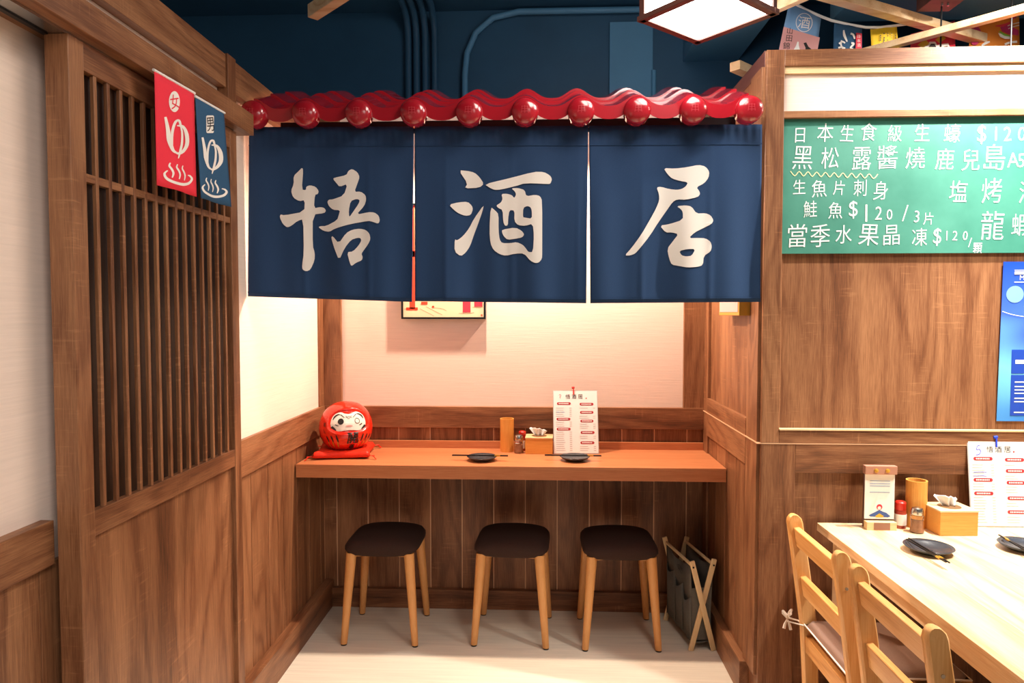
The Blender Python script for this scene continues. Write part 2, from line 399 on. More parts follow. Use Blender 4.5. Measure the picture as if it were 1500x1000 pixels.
bx('skirt', P(1163, 800, y=YF-.018).x, 3.2, YF-.018, YF+.0, 0, .10, OAK['x'], wd, .001)
# overhead: duct, soffit, conduits
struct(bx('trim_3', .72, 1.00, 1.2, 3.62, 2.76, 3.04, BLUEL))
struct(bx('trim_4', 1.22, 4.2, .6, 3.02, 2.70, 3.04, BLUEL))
for i, px in enumerate((597, 609, 622, 636)):
    x = P(px, 100, y=3.58).x; bm = B()
    sweep(bm, [(x, 3.60, 2.3), (x, 3.60, 2.88), (x, 3.59, 2.94), (x, 3.55, 2.99), (x, 3.48, 3.015), (x, 2.4, 3.02)], .017, 10)
    tag(obj('conduit_pipe', bm, BLUEP, smooth=True), ('leftmost', 'second from left', 'third from left', 'rightmost')[i]+' dark blue pipe in the bundle of four high on the rear wall', 'pipe', 'bundle of four ceiling pipes')
bm = B(); a = [P(*q, y=3.59) for q in ((1000, 13), (820, 16), (760, 17), (722, 26), (697, 48), (684, 78), (681, 110), (681, 190))]
sweep(bm, a, .016, 10)
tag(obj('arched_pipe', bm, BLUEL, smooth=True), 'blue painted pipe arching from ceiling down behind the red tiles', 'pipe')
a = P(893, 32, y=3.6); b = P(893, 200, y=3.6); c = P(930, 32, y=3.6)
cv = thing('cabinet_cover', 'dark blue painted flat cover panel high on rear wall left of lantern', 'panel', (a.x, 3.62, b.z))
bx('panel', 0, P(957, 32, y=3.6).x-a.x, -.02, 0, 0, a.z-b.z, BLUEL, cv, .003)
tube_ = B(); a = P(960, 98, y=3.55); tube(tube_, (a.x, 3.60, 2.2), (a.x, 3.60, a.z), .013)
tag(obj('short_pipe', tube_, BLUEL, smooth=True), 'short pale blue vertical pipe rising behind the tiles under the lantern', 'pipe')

# ================================================================== NOREN
def fold(x, z, s):   # cloth relief, in metres towards the camera
    g = min(1, max(0, (2.145-z)/.55))
    r = .009*g*math.sin(x*17+s)+.005*g*math.sin(x*41+1.3*s)+.0035*math.exp(-((x*1.0+s*.11) % .24-.12)**2/.0001)*g
    r += .0016*math.sin(x*210+s*3)*math.exp(-((z-2.12)/.035)**2)
    return r
YN = YF-.02
rod = B(); tube(rod, (XL+.01, YN+.023, 2.128), (XR-.02, YN+.023, 2.119), .009)
tag(obj('curtain_rod', rod, BLACKM, smooth=True), 'thin black rod carrying the three navy curtains under the red tiles', 'rod')
bmf = B(); box(bmf, XL+.12, XR-.1, YN+.035, YN+.075, 2.135, 2.165)
tag(obj('roof_batten', bmf, mat('dark_batten', rgb(36, 28, 34), .6)), 'dark batten running under the red tile roof', 'batten')
CH1 = [[(235,88),(248,100),(236,265),(268,270),(270,240),(300,228),(345,240),(370,275),(362,300),(338,305),(330,415),(380,405),(415,412),(430,435),(415,455),(320,465),(318,720),(335,780),(332,840),(300,915),(270,930),(240,915),(237,880),(252,780),(247,505),(200,520),(150,560),(115,573),(80,545),(55,490),(62,465),(90,475),(255,445),(260,350),(215,360),(165,330),(147,275),(170,220),(168,155),(215,110)],
 [(645,97),(690,125),(707,165),(690,215),(665,285),(715,282),(755,310),(762,350),(745,400),(680,470),(780,450),(830,452),(865,480),(873,520),(860,545),(820,530),(780,520),(640,545),(500,585),(460,608),(410,600),(365,570),(378,560),(430,560),(525,515),(540,470),(550,435),(490,430),(455,400),(440,365),(455,345),(490,345),(580,315),(610,220),(545,245),(520,215),(490,180),(500,170),(600,150),(615,115)],
 [(635,360),(680,342),(708,350),(700,380),(640,470),(625,490),(620,440)],
 [(485,640),(540,705),(600,620),(650,592),(710,583),(760,595),(790,625),(798,670),(780,710),(740,760),(722,790),(733,810),(728,840),(680,860),(643,890),(630,860),(608,775),(655,770),(700,720),(722,680),(715,660),(690,658),(640,675),(590,740),(543,843),(500,740),(473,655)]]
CH2 = [[(178,108),(250,112),(305,125),(345,160),(383,218),(345,248),(225,255),(250,215)],
 [(388,221),(560,180),(790,123),(870,123),(920,150),(937,180),(925,215),(910,222),(715,215),(650,235),(520,265),(470,268),(430,250)],
 [(98,390),(180,368),(250,362),(285,395),(292,425),(275,470),(230,478),(180,460),(150,440)],
 [(383,385),(370,440),(335,540),(300,630),(270,720),(235,775),(195,808),(145,770),(147,668),(165,680),(210,645),(260,580),(300,500)],
 [(437,405),(475,435),(502,465),(502,600),(510,670),(530,700),(600,700),(650,692),(700,715),(725,745),(745,775),(782,775),(790,640),(780,545),(720,562),(660,555),(630,520),(632,435),(590,432),(580,500),(578,555),(555,560),(540,530),(535,430),(500,415),(482,395),(522,370),(535,340),(525,300),(570,298),(610,310),(630,335),(645,305),(635,280),(605,255),(660,252),(715,270),(727,322),(800,310),(840,320),(857,360),(857,780),(855,830),(830,860),(800,865),(760,845),(710,785),(640,785),(560,803),(510,790),(460,755),(435,700),(427,600)],
 [(700,490),(703,415),(735,400),(762,410),(773,440),(773,505),(720,495)],
 [(530,590),(640,573),(690,600),(712,630),(695,655),(640,665),(575,673),(545,645),(530,615)]]
CH3 = [[(510,88),(600,95),(700,85),(795,65),(850,78),(882,120),(875,170),(840,215),(775,248),(800,280),(805,305),(785,328),(690,350),(620,345),(585,365),(540,430),(470,530),(400,640),(320,740),(280,785),(240,800),(195,800),(250,740),(330,630),(400,510),(450,420),(478,350),(475,300),(455,245),(490,240),(560,260),(620,268),(660,260),(690,240),(707,208),(640,195),(580,175),(545,140)],
 [(615,400),(690,395),(735,405),(775,462),(850,458),(890,475),(915,515),(900,545),(830,580),(760,615),(710,662),(790,660),(850,662),(890,690),(900,730),(890,770),(835,805),(828,880),(780,895),(700,900),(640,888),(578,875),(560,830),(542,745),(590,680),(630,628),(580,612),(530,612),(482,555),(560,545),(665,512),(665,450),(650,425)],
 [(635,765),(700,750),(765,750),(735,805),(690,810),(655,802)]]
def curtain(c, ch, ox, s, label):
    (tlx, tly), (trx, try_), (blx, bly), (brx, bry) = c
    q = [P(px, py, y=YN) for px, py in c]
    cen = Vector(((q[0].x+q[1].x)/2, YN, q[2].z))
    th = thing('noren_curtain', label, 'curtain', cen)
    NX, NZ = 90, 30; bm = B(); g = []
    for j in range(NZ+1):
        t = j/NZ; a = q[0].lerp(q[2], t); b = q[1].lerp(q[3], t); row = []
        for i in range(NX+1):
            p = a.lerp(b, i/NX); row.append(bm.verts.new((p.x-cen.x, -fold(p.x, p.z, s), p.z-cen.z)))
        g.append(row)
    for j in range(NZ):
        for i in range(NX): bm.faces.new((g[j][i], g[j][i+1], g[j+1][i+1], g[j+1][i]))
    o = obj('cloth', bm, NAVY, th, smooth='all'); md = o.modifiers.new('s', 'SOLIDIFY'); md.thickness = .0016; md.offset = 1
    # hems: thin raised bands with stitching
    for (v0, v1, nm) in ((.105, .112, 'hem'), (.972, .978, 'hem')):
        hb = B(); rr = []
        for t in (v0, v1):
            a = q[0].lerp(q[2], t); b = q[1].lerp(q[3], t)
            rr.append([hb.verts.new(((a.lerp(b, i/NX)).x-cen.x, -fold(a.lerp(b, i/NX).x, a.z, s)-.0022, a.lerp(b, i/NX).z-cen.z)) for i in range(NX+1)])
        skin(hb, rr, False); obj(nm, hb, BLUEC if 0 else NAVY, th)
    cb = B()
    def f(u, v):
        p = P(ox+u/5.5555, 230-v/5.5555, y=YN); return (p.x-cen.x, -fold(p.x, p.z, s)-.0026, p.z-cen.z)
    polys(cb, [[(u, -v) for u, v in smooth_poly(k)] for k in ch], f, 30)
    obj('lettering', cb, WHITEP, th, smooth='all')
    return th
curtain(((365, 186), (606.2, 185), (364, 434), (602.5, 442)), CH1, 400, .3, 'navy curtain at left, white brush character with a tall ox like left half')
curtain(((607.3, 185), (861.6, 184), (608.5, 441), (859, 444)), CH2, 640, 2.1, 'navy curtain in the middle, white brush character for sake with water drops')
curtain(((862.8, 184), (1116.5, 182), (864.5, 444), (1115, 442)), CH3, 880, 4.4, 'navy curtain next to the wooden post, white character with a long diagonal stroke')

# ================================================================== RED TILE ROOF
rf = thing('tile_roof', 'glossy red tiled canopy with round end caps above the navy curtains', 'roof', (0, 2.43, 2.16))
cx = [372, 448, 526, 606, 687.5, 769, 851, 933, 1015, 1096.5]
CXw = [P(px, 168-.75*i, y=2.43) for i, px in enumerate(cx)]
def zc(u): return .038*(.5+.5*math.cos(2*PI*u))**1.5-.004
slope = .40; ROWS = 3; RL = .165
for j in range(ROWS):
    for i in range(9):
        x0, x1 = CXw[i].x, CXw[i+1].x; zb0, zb1 = CXw[i].z-2.16, CXw[i+1].z-2.16; bm = B(); NU, NV = 14, 3; top = []; bot = []
        for v in range(NV+1):
            rt, rb = [], []
            for u in range(NU+1):
                uu = u/NU; y = j*RL*.92+v/NV*RL; z = zb0+(zb1-zb0)*uu+.020+zc(uu)+slope*y-j*.004+.012*(1-v/NV)*(1 if j else .3)
                x = x0+(x1-x0)*uu
                rt.append(bm.verts.new((x, y, z))); rb.append(bm.verts.new((x, y, z-(.046 if j == 0 and v == 0 else .010))))
            top.append(rt); bot.append(rb)
        for v in range(NV):
            for u in range(NU):
                bm.faces.new((top[v][u], top[v][u+1], top[v+1][u+1], top[v+1][u]))
                bm.faces.new((bot[v][u], bot[v+1][u], bot[v+1][u+1], bot[v][u+1]))
        for u in range(NU):
            bm.faces.new((top[0][u], bot[0][u], bot[0][u+1], top[0][u+1])); bm.faces.new((top[NV][u], top[NV][u+1], bot[NV][u+1], bot[NV][u]))
        for u in (0, NU):
            for v in range(NV): bm.faces.new((top[v][u], top[v+1][u], bot[v+1][u], bot[v][u]))
        obj('roof_tile', bm, GLAZE, rf, smooth=True)
for p in CXw:
    bm = B(); prof = [(.0465, .03), (.0475, 0), (.046, -.010), (.041, -.017), (.030, -.024), (.016, -.0275), (.001, -.0285)]
    lathe(bm, [(r, -z) for r, z in prof], 32)
    bmesh.ops.rotate(bm, verts=bm.verts[:], cent=(0, 0, 0), matrix=Matrix.Rotation(PI/2, 3, 'X'))
    o = obj('end_cap', bm, GLAZE, rf, smooth=True, loc=(p.x, -.008, p.z-2.16))
    e = B(); f = lambda u, v: (u, -.0295+ (u*u+v*v)*5.5, v)
    for q in ([(-.012, .010), (.012, .010)], [(-.010, .002), (.011, .002)], [(-.013, -.007), (.013, -.007)], [(0, .014), (0, -.013)], [(-.009, .012), (-.012, -.012)], [(.009, .012), (.012, -.012)]):
        ribbon(e, [q[0], ((q[0][0]+q[1][0])/2, (q[0][1]+q[1][1])/2), q[1]], .0016, f, 2)
    obj('emblem', e, mat('glaze_emblem', rgb(196, 60, 70), .3, coat=.4) if p is CXw[0] else bpy.data.materials['glaze_emblem'], o)

# ================================================================== SMALL BANNERS ON THE DOOR HEADER
XB = -.952
def banner(c, m, name, label, dx, dy, sc, hand):
    q = [P(*p, x=XB) for p in c]; org = Vector((XB, (q[0].y+q[1].y)/2, q[0].z))
    th = thing(name, label, 'banner', org); bm = B(); g = []
    wav = lambda y, t: .004*t*math.sin((y-org.y)*38+dx*.01)
    for j in range(13):
        t = j/12; a = q[0].lerp(q[3], t); b = q[1].lerp(q[2], t)
        g.append([bm.verts.new((wav(a.lerp(b, i/12).y, t), a.lerp(b, i/12).y-org.y, a.lerp(b, i/12).z-org.z)) for i in range(13)])
    skin(bm, g, False); o = obj('cloth', bm, m, th, smooth='all'); md = o.modifiers.new('s', 'SOLIDIFY'); md.thickness = .001; md.offset = 0
    bm = B(); tube(bm, (0, q[0].y-org.y-.004, .002), (0, q[1].y-org.y+.004, q[1].z-q[0].z+.002), .0035, n=8); obj('hem_cord', bm, WHITE, th, smooth=True)
    zr = abs(q[3].z-q[0].z)
    def f(u, v):
        p = P((dx+u*sc)/3.125, (dy+v*sc)/3.125, x=XB); t = (q[0].z-p.z)/zr
        return (wav(p.y, t)+.0016, p.y-org.y, p.z-org.z)
    bm = B()
    ribbon(bm, [(-50, -95), (-40, -40), (-34, 10), (-20, 55), (-5, 70)], [10, 16, 20, 14, 6], f)
    ribbon(bm, [(-22, 50), (-22, -20), (-8, -70), (12, -78), (22, -50)], [6, 12, 12, 9, 5], f)
    ribbon(bm, [(0, -55), (30, -50), (48, -15), (50, 30), (30, 62), (2, 72), (-18, 55)], [5, 13, 20, 20, 15, 10, 5], f)
    ribbon(bm, [(8, -80), (24, -30), (24, 20), (15, 60), (4, 95)], [6, 10, 12, 13, 4], f)
    for a in (-28, 2, 30):
        b = 115+(a+28)*.22
        ribbon(bm, [(a-2, b), (a-6, b+14), (a+4, b+30), (a+10, b+48), (a+5, b+68)], [5, 8, 9, 9, 5], f)
    ribbon(bm, [(-40, 150), (-52, 165), (-42, 188), (-10, 206), (30, 214), (62, 208), (76, 190), (68, 176), (56, 172)], [5, 9, 11, 12, 13, 12, 10, 8, 4], f)
    obj('lettering', bm, WHITEP, th)
    bm = B()
    if hand == 'red':
        polys(bm, [[(x, -y) for x, y in disc(-10, -165, 25, ry=48)]], lambda u, v: f(u, -v), 15); obj('badge', bm, WHITEP, th)
        bm = B(); f2 = lambda u, v: (f(u, v)[0]+.0008, f(u, v)[1], f(u, v)[2])
        glyph(bm, '女', -10, -165, 66, f2, wscale=.62, rot=.15); obj('character', bm, REDC, th)
    else:
        polys(bm, [[(x, -y) for x, y in rrect(-8, -163, 42, 92, 8)]], lambda u, v: f(u, -v), 15); obj('badge', bm, WHITEP, th)
        bm = B(); f2 = lambda u, v: (f(u, v)[0]+.0008, f(u, v)[1], f(u, v)[2])
        glyph(bm, '男', -8, -163, 72, f2, wscale=.58, rot=.1); obj('character', bm, BLACK, th)
banner(((226, 104), (284, 137), (289, 288), (232, 271)), REDC, 'hanging_banner', 'small red bath banner hanging from the lattice door header', 805, 630, 1.0, 'red')
banner(((286, 142), (328, 166), (337, 303), (293, 290)), BLUEC, 'hanging_banner', 'small slate blue bath banner hanging beside the red one', 966, 712, .88, 'blue')

# ================================================================== WALL COUNTER
ZC = .80; yc = 2.92
ct = thing('wall_counter', 'orange brown wooden bar counter fixed across the alcove', 'counter', (0, D, 0))
obj('counter_top', box(B(), XL+.010, XR-.007, yc-D, -.03, ZC-.012, ZC), COUNTER['x'], ct, bevel=.001)
obj('fascia', box(B(), XL+.010, XR-.007, yc-D, yc-D+.035, ZC-.058, ZC-.012), COUNTER['x'], ct, bevel=.001)
obj('carcass', box(B(), XL+.010, XR-.007, yc-D+.035, -.03, ZC-.05, ZC-.012), OAK['x'], ct)
obj('back_lip', box(B(), XL+.010, XR-.014, -.03, -.016, ZC-.02, ZC+.036), COUNTER['x'], ct, bevel=.001)

# ================================================================== STOOLS
def stool():
    t = thing('stool', 'dark brown padded stool with round beech legs, left of three under the counter', 'stool', (0, 0, 0), 0, 'padded stools under the counter')
    bm = B(); n = 40; rs = []
    def sq(r, k): return r*1.0/((abs(math.cos(k))**5.5+abs(math.sin(k))**5.5)**(1/5.5))
    for r, z in ((.120, .398), (.148, .402), (.160, .412), (.166, .428), (.165, .443), (.157, .454), (.140, .4605), (.10, .4635), (.05, .464), (.001, .464)):
        row = []
        for i in range(n):
            k = 2*PI*i/n; q = sq(r, k); x, y = q*math.cos(k), q*math.sin(k)
            row.append(bm.verts.new((x, y, z-.014*(x/.166)**2*(1 if z > .42 else .2)+(-.008*(1-(x/.166)**2)*(1 if z < .42 else 0)))))
        rs.append(row)
    skin(bm, rs); bm.faces.new(rs[0][::-1]); bm.faces.new(rs[-1]); obj('seat', bm, SEATF, t, smooth='all')
    bm = B(); obox(bm, (-.115, -.115, .393), (.115, .115, .393), .03, .016); obox(bm, (-.115, .115, .3925), (.115, -.115, .3925), .03, .016)
    obj('seat_frame', bm, BEECH['x'], t, bevel=.003)
    for sx in (-1, 1):
        for sy in (-1, 1):
            bm = B(); tube(bm, (sx*.128, sy*.128, .405), (sx*.158, sy*.155, .006), .0235, .0145, 16)
            l = obj('leg', bm, BEECH['z'], t, smooth=True)
            bm = B(); tube(bm, (sx*.1582, sy*.1552, .006), (sx*.1585, sy*.1555, 0), .013, n=12); obj('foot_pad', bm, BLACKM, l)
            bm = B(); obox(bm, (sx*.128, sy*.120, .392), (sx*.075, sy*.120, .397), .012, .020); obj('bracket', bm, BEECH['x'], t, bevel=.003)
    return t
st = stool(); st.location = (-.716, 3.075, 0)
s2 = copy_tree(st); s2.location = (-.134, 3.085, 0); s2.rotation_euler.z = -.05; s2['label'] = 'dark brown padded stool with round beech legs, middle one under the counter'
s3 = copy_tree(st); s3.location = (.342, 3.075, 0); s3.rotation_euler.z = .02; s3['label'] = 'dark brown padded stool with round beech legs, right one beside the fabric rack'

# ================================================================== FABRIC RACK
rk = thing('fabric_rack', 'folding rack with grey fabric sling and crossed pale wooden legs', 'rack', (.664, 3.09, 0), .19)
Lh = .155
for sy in (-1, 1):
    for sx in (-1, 1):
        bm = B(); obox(bm, (-sx*.05, sy*Lh-sx*.006*sy, .0), (sx*.054, sy*Lh-sx*.006*sy, .398), .023, .011, (0, 1, 0)); o = obj('leg', bm, PALE['z'], rk, bevel=.003)
        bm = B(); tube(bm, (sx*.049, sy*(Lh+.005)-sx*.006*sy, .372), (sx*.049, sy*(Lh+.008)-sx*.006*sy, .372), .004, n=10); obj('screw', bm, BLACKM, o)
    bm = B(); tube(bm, (0, sy*(Lh+.010), .199), (0, sy*(Lh-.012), .199), .005, n=10); obj('pivot_bolt', bm, BLACKM, rk)
for sx in (-1, 1):
    bm = B(); tube(bm, (sx*.048, -Lh+.008, .375), (sx*.048, Lh-.008, .375), .007, n=10); obj('top_rail', bm, PALE['y'], rk, smooth=True)
bm = B(); prof = [(-.051, .380), (-.049, .30), (-.043, .18), (-.045, .06), (-.040, .032), (0, .026), (.040, .032), (.045, .06), (.043, .18), (.049, .30), (.051, .380)]
g = []
for k in range(15):
    y = -Lh+.014+(2*Lh-.028)*k/14; sag = .030*math.sin(PI*k/14)
    g.append([bm.verts.new((x*(1+.06*math.sin(k*.9)), y, z-(sag if z > .35 else sag*.5 if z > .25 else 0))) for x, z in prof])
skin(bm, g, False); o = obj('sling', bm, GREYF, rk, smooth='all'); md = o.modifiers.new('s', 'SOLIDIFY'); md.thickness = .003
for sy in (-1, 1):
    bm = B(); pts = [(-.047, .04), (.047, .04), (.045, .16), (.049, .27), (-.049, .27), (-.045, .16)]
    vs = [bm.verts.new((x, sy*(Lh-.016), z)) for x, z in pts]; bm.faces.new(vs)
    o = obj('end_panel', bm, GREYF, rk); md = o.modifiers.new('s', 'SOLIDIFY'); md.thickness = .003
for y0, y1, zt_ in ((-.145, -.06, .235), (-.055, .03, .262), (.035, .135, .29)):
    bm = B(); g = []
    for k in range(9):
        t = k/8; y = y0+(y1-y0)*t; out = .014*math.sin(PI*t)+.004; dz = -.028*math.sin(PI*t)
        g.append([bm.verts.new((-.046-o_, y, z)) for o_, z in ((.002, .05), (out*.7, .12), (out, zt_+dz))])
    skin(bm, g, False); o = obj('pocket', bm, GREYF, rk, smooth='all'); md = o.modifiers.new('s', 'SOLIDIFY'); md.thickness = .003
bm = B(); f = lambda u, v: (-.0535, -.03-u*.001, .315+v*.001)
for q in ([(-30, 8), (-10, 16), (10, 6), (28, 14)], [(-26, -10), (-8, -2), (8, -14), (30, -6)], [(-12, 18), (-14, -16)], [(6, 20), (10, -18)], [(-30, -4), (-22, 4), (-18, -6)], [(18, 2), (26, 8), (30, -2)]): ribbon(bm, q, 3.2, f, 3)
obj('print', bm, BLACK, rk)

# ================================================================== THINGS ON THE COUNTER
def plate(name, label, loc, rz=0, r=.068):
    t = thing(name, label, 'plate', loc, rz, 'black sauce plates')
    bm = B(); lathe(bm, [(.001, .0), (r*.55, .0), (r*.58, .003), (r*.86, .011), (r, .019), (r*.985, .0205), (r*.84, .0145), (r*.56, .0065), (r*.3, .006), (.001, .006)], 40)
    obj('dish', bm, CERAM, t, smooth='all')
    bm = B(); lathe(bm, [(.001, .0062), (r*.16, .0062), (r*.15, .0085), (.001, .0085)], 20); obj('rest_ridge', bm, CERAM, t, smooth=True)
    return t
def chopstick(label, group, a, b, th=.0030):
    a, b = Vector(a), Vector(b); t = thing('chopstick', label, 'chopstick', a, 0, group); d = b-a
    bm = B(); obox(bm, (0, 0, 0), d, th*1.5, th*1.3); bmesh.ops.scale(bm, vec=(1, 1, 1), verts=bm.verts[:]); obj('shaft', bm, BLACKM, t, bevel=.0006)
    bm = B(); obox(bm, d*.76, d*.86, th*1.7, th*1.5); obj('gold_band', bm, GOLD, t)
for px, lab in ((706, 'small black plate on the counter near its middle, left of the bamboo cup'), (842, 'small black plate on the counter in front of the leaning menu')):
    p = P(px, 674, z=ZC); plate('sauce_plate', lab, p)
    wh = 'left' if px < 800 else 'right'
    for k in (0, 1):
        chopstick('%s black chopstick of the pair across the %s counter plate' % (('farther', 'nearer')[1-k], wh), 'chopsticks on the %s counter plate' % wh,
                  (p.x-.135, p.y-.004+.012*k, ZC+.022), (p.x+.118, p.y-.016+.012*k, ZC+.024))
def cup(label, loc, r=.033, h=.158):
    t = thing('bamboo_cup', label, 'cup', loc, 0, 'bamboo chopstick cups'); bm = B()
    lathe(bm, [(.001, 0), (r*.98, 0), (r, .01), (r*.985, h*.55), (r*1.0, h*.6), (r*.985, h*.65), (r, h), (r*.84, h), (r*.82, .02), (.001, .02)], 32)
    obj('tube', bm, BAMBOO['z'], t, smooth=True); return t
def shaker(label, loc):
    t = thing('pepper_shaker', label, 'shaker', loc, 0, 'glass pepper shakers')
    bm = B(); lathe(bm, [(.001, 0), (.021, 0), (.0225, .004), (.019, .022), (.0195, .05), (.022, .058), (.019, .063), (.001, .063)], 28); obj('jar', bm, GLASS, t, smooth=True)
    bm = B(); lathe(bm, [(.001, .003), (.0185, .003), (.0165, .022), (.017, .044), (.001, .044)], 24); obj('pepper', bm, PEPPER, t, smooth=True)
    bm = B(); lathe(bm, [(.019, .061), (.020, .066), (.020, .076), (.017, .084), (.008, .088), (.001, .0885)], 28); obj('lid', bm, METAL, t, smooth=True)
def bottle(label, loc):
    t = thing('spice_bottle', label, 'bottle', loc, 0, 'red capped spice bottles')
    bm = B(); lathe(bm, [(.001, 0), (.018, 0), (.0185, .004), (.0185, .060), (.015, .066), (.001, .066)], 24); obj('jar', bm, mat('chili', rgb(150, 50, 30), .3, coat=.5) if 'chili' not in bpy.data.materials else bpy.data.materials['chili'], t, smooth=True)
    bm = B(); lathe(bm, [(.0188, .012), (.0192, .012), (.0192, .050), (.0188, .050)], 24); obj('paper_label', bm, WHITE, t, smooth=True)
    bm = B(); lathe(bm, [(.0165, .064), (.0175, .066), (.0175, .090), (.014, .094), (.001, .094)], 24); obj('cap', bm, REDPL, t, smooth=True)
def tissue(label, loc, rz, w_=.125, d_=.125, h_=.078):
    t = thing('tissue_box', label, 'tissue box', loc, rz, 'bamboo tissue boxes')
    bm = B(); box(bm, -w_/2, w_/2, -d_/2, d_/2, 0, h_-.002); obj('box', bm, BAMBOO['x'], t, bevel=.002)
    bm = B(); box(bm, -w_/2-.001, w_/2+.001, -d_/2-.001, d_/2+.001, h_-.006, h_); obj('top_panel', bm, PALE['x'], t, bevel=.001)
    bm = B(); lathe(bm, [(.001, h_+.0005), (.036, h_+.0005), (.036, h_+.001), (.001, h_+.001)], 28); obj('slot', bm, mat('slot_shade', rgb(120, 84, 48), .8) if 'slot_shade' not in bpy.data.materials else bpy.data.materials['slot_shade'], t)
    bm = B(); g = []
    for j in range(7):
        s_ = j/6; row = []
        for i in range(13):
            u = i/12-.5; wv = .5+.5*s_
            row.append(bm.verts.new((u*.085*wv-.006*s_, .010*math.sin(i*1.1)*(1-s_*.5)+.012*s_*math.sin(i*.6+1), h_+.002+s_*.036*(1-.9*(u+.18)**2)+.002*math.sin(i*2.)*s_)))
        g.append(row)
    skin(bm, g, False); o = obj('tissue', bm, WHITE, t, smooth='all'); md = o.modifiers.new('s', 'SOLIDIFY'); md.thickness = .001
p = P(742, 663, z=ZC); cup('bamboo chopstick cup on the wall counter', (p.x, 3.25, ZC))
bottle('red capped spice bottle on the counter behind the shaker', (P(765, 650, y=3.27).x, 3.272, ZC))
shaker('glass pepper shaker beside the bamboo cup on the counter', (P(760, 650, y=3.215).x, 3.212, ZC))
tissue('square bamboo tissue box on the wall counter', (P(790, 650, y=3.22).x, 3.235, ZC), -.03, .128, .10)
def menu(label, loc, rz, tilt, clipm, num=None):
    W, Hh = .213, .300; t = thing('menu_board', label, 'menu', loc, rz, 'clipped paper menus'); piv = lambda u, v, d=0: (u, v*math.sin(tilt)-d*math.cos(tilt), v*math.cos(tilt)+d*math.sin(tilt))
    bm = B(); q = [bm.verts.new(piv(u, v, d)) for d in (-.0025, .0) for u, v in ((-W/2, 0), (W/2, 0), (W/2, Hh), (-W/2, Hh))]
    for f_ in ((0, 1, 2, 3), (4, 7, 6, 5), (0, 4, 5, 1), (1, 5, 6, 2), (2, 6, 7, 3), (3, 7, 4, 0)): bm.faces.new([q[i] for i in f_])
    obj('board', bm, GREYLINE, t)
    bm = B(); box_ = [bm.verts.new(piv(u, v, .0008)) for u, v in ((-W/2+.003, .003), (W/2-.003, .003), (W/2-.003, Hh-.003), (-W/2+.003, Hh-.003))]; bm.faces.new(box_); obj('sheet', bm, WHITE, t)
    f = lambda u, v: piv(u, v, .0014); f2 = lambda u, v: piv(u, v, .0020)
    pills = [(-.055, .237, .066), (.053, .234, .066), (.053, .195, .064), (-.058, .163, .066), (.053, .154, .062), (-.058, .116, .066), (.055, .100, .066), (.053, .052, .066)]
    for x, z, w_ in pills:
        bm = B(); polys(bm, [rrect(x, z, w_, .0125, .006)], f); hd_ = obj('heading', bm, MAROON, t); bm = B(); kx = -w_*.34
        while kx < w_*.34: polys(bm, [rrect(x+kx, z, .0042, .0052, .0012)], f2); kx += .006
        obj('heading_text', bm, WHITE, hd_)['kind'] = 'stuff'
    bm = B()
    for side, zs in ((-1, [.225-.0095*i for i in range(23)]), (1, [.225-.0095*i for i in range(23)])):
        for z in zs:
            if any(abs(z-q[1]) < .012 and (q[0] > 0) == (side > 0) for q in pills): continue
            x0 = -.094 if side < 0 else .018; polys(bm, [[(x0, z-.0011), (x0+R.uniform(.03, .05), z-.0011), (x0+.04, z+.0011), (x0, z+.0011)]], f)
            x1 = x0+.064; polys(bm, [[(x1, z-.0011), (x1+.012, z-.0011), (x1+.012, z+.0011), (x1, z+.0011)]], f)
    obj('text_lines', bm, GREYLINE, t)['kind'] = 'stuff'
    bm = B()
    for i, c in enumerate('悟酒居'): glyph(bm, c, -.036+.030*i+(.006 if num else 0), .270, .022, f, yd=1)
    obj('title', bm, BLACK, t)
    bm = B(); polys(bm, [disc(.052, .262, .003)], f); obj('seal', bm, MAROON, t)
    if num:
        bm = B(); ribbon(bm, [(-.062, .284), (-.072, .281), (-.075, .268), (-.066, .270), (-.062, .262), (-.068, .252), (-.080, .250)], .0022, f); obj('pen_number', bm, BLUEPL, t)
        bm = B()
        for z in (.190, .176): ribbon(bm, [(-.09, z), (-.06, z+.0008), (-.045, z)], .0018, f)
        obj('pen_underline', bm, BLUEPL, t)
    else:
        bm = B(); ribbon(bm, [(-.078, .276), (-.072, .281), (-.068, .274), (-.074, .268), (-.070, .262)], .0014, f); obj('pen_mark', bm, CRIM, t)
        bm = B(); ribbon(bm, [(-.094, .196), (-.06, .196), (-.052, .196)], .0012, f); obj('pen_underline', bm, BLUEPL, t)
    bm = B(); sweep(bm, [piv(-.008, Hh-.022, .004), piv(-.008, Hh+.004, .005), piv(-.008, Hh+.012, .003)], .0028, 8)
    sweep(bm, [piv(-.016, Hh+.012, .002), piv(-.003, Hh+.014, .002)], .0055, 10); obj('clip', bm, clipm, t, smooth=True)
a = P(813, 659, y=3.20); b = P(878, 661, y=3.20)
menu('white drink menu with red clip leaning on the wall counter', ((a.x+b.x)/2-.004, 3.195, ZC+.001), .05, .24, REDPL)

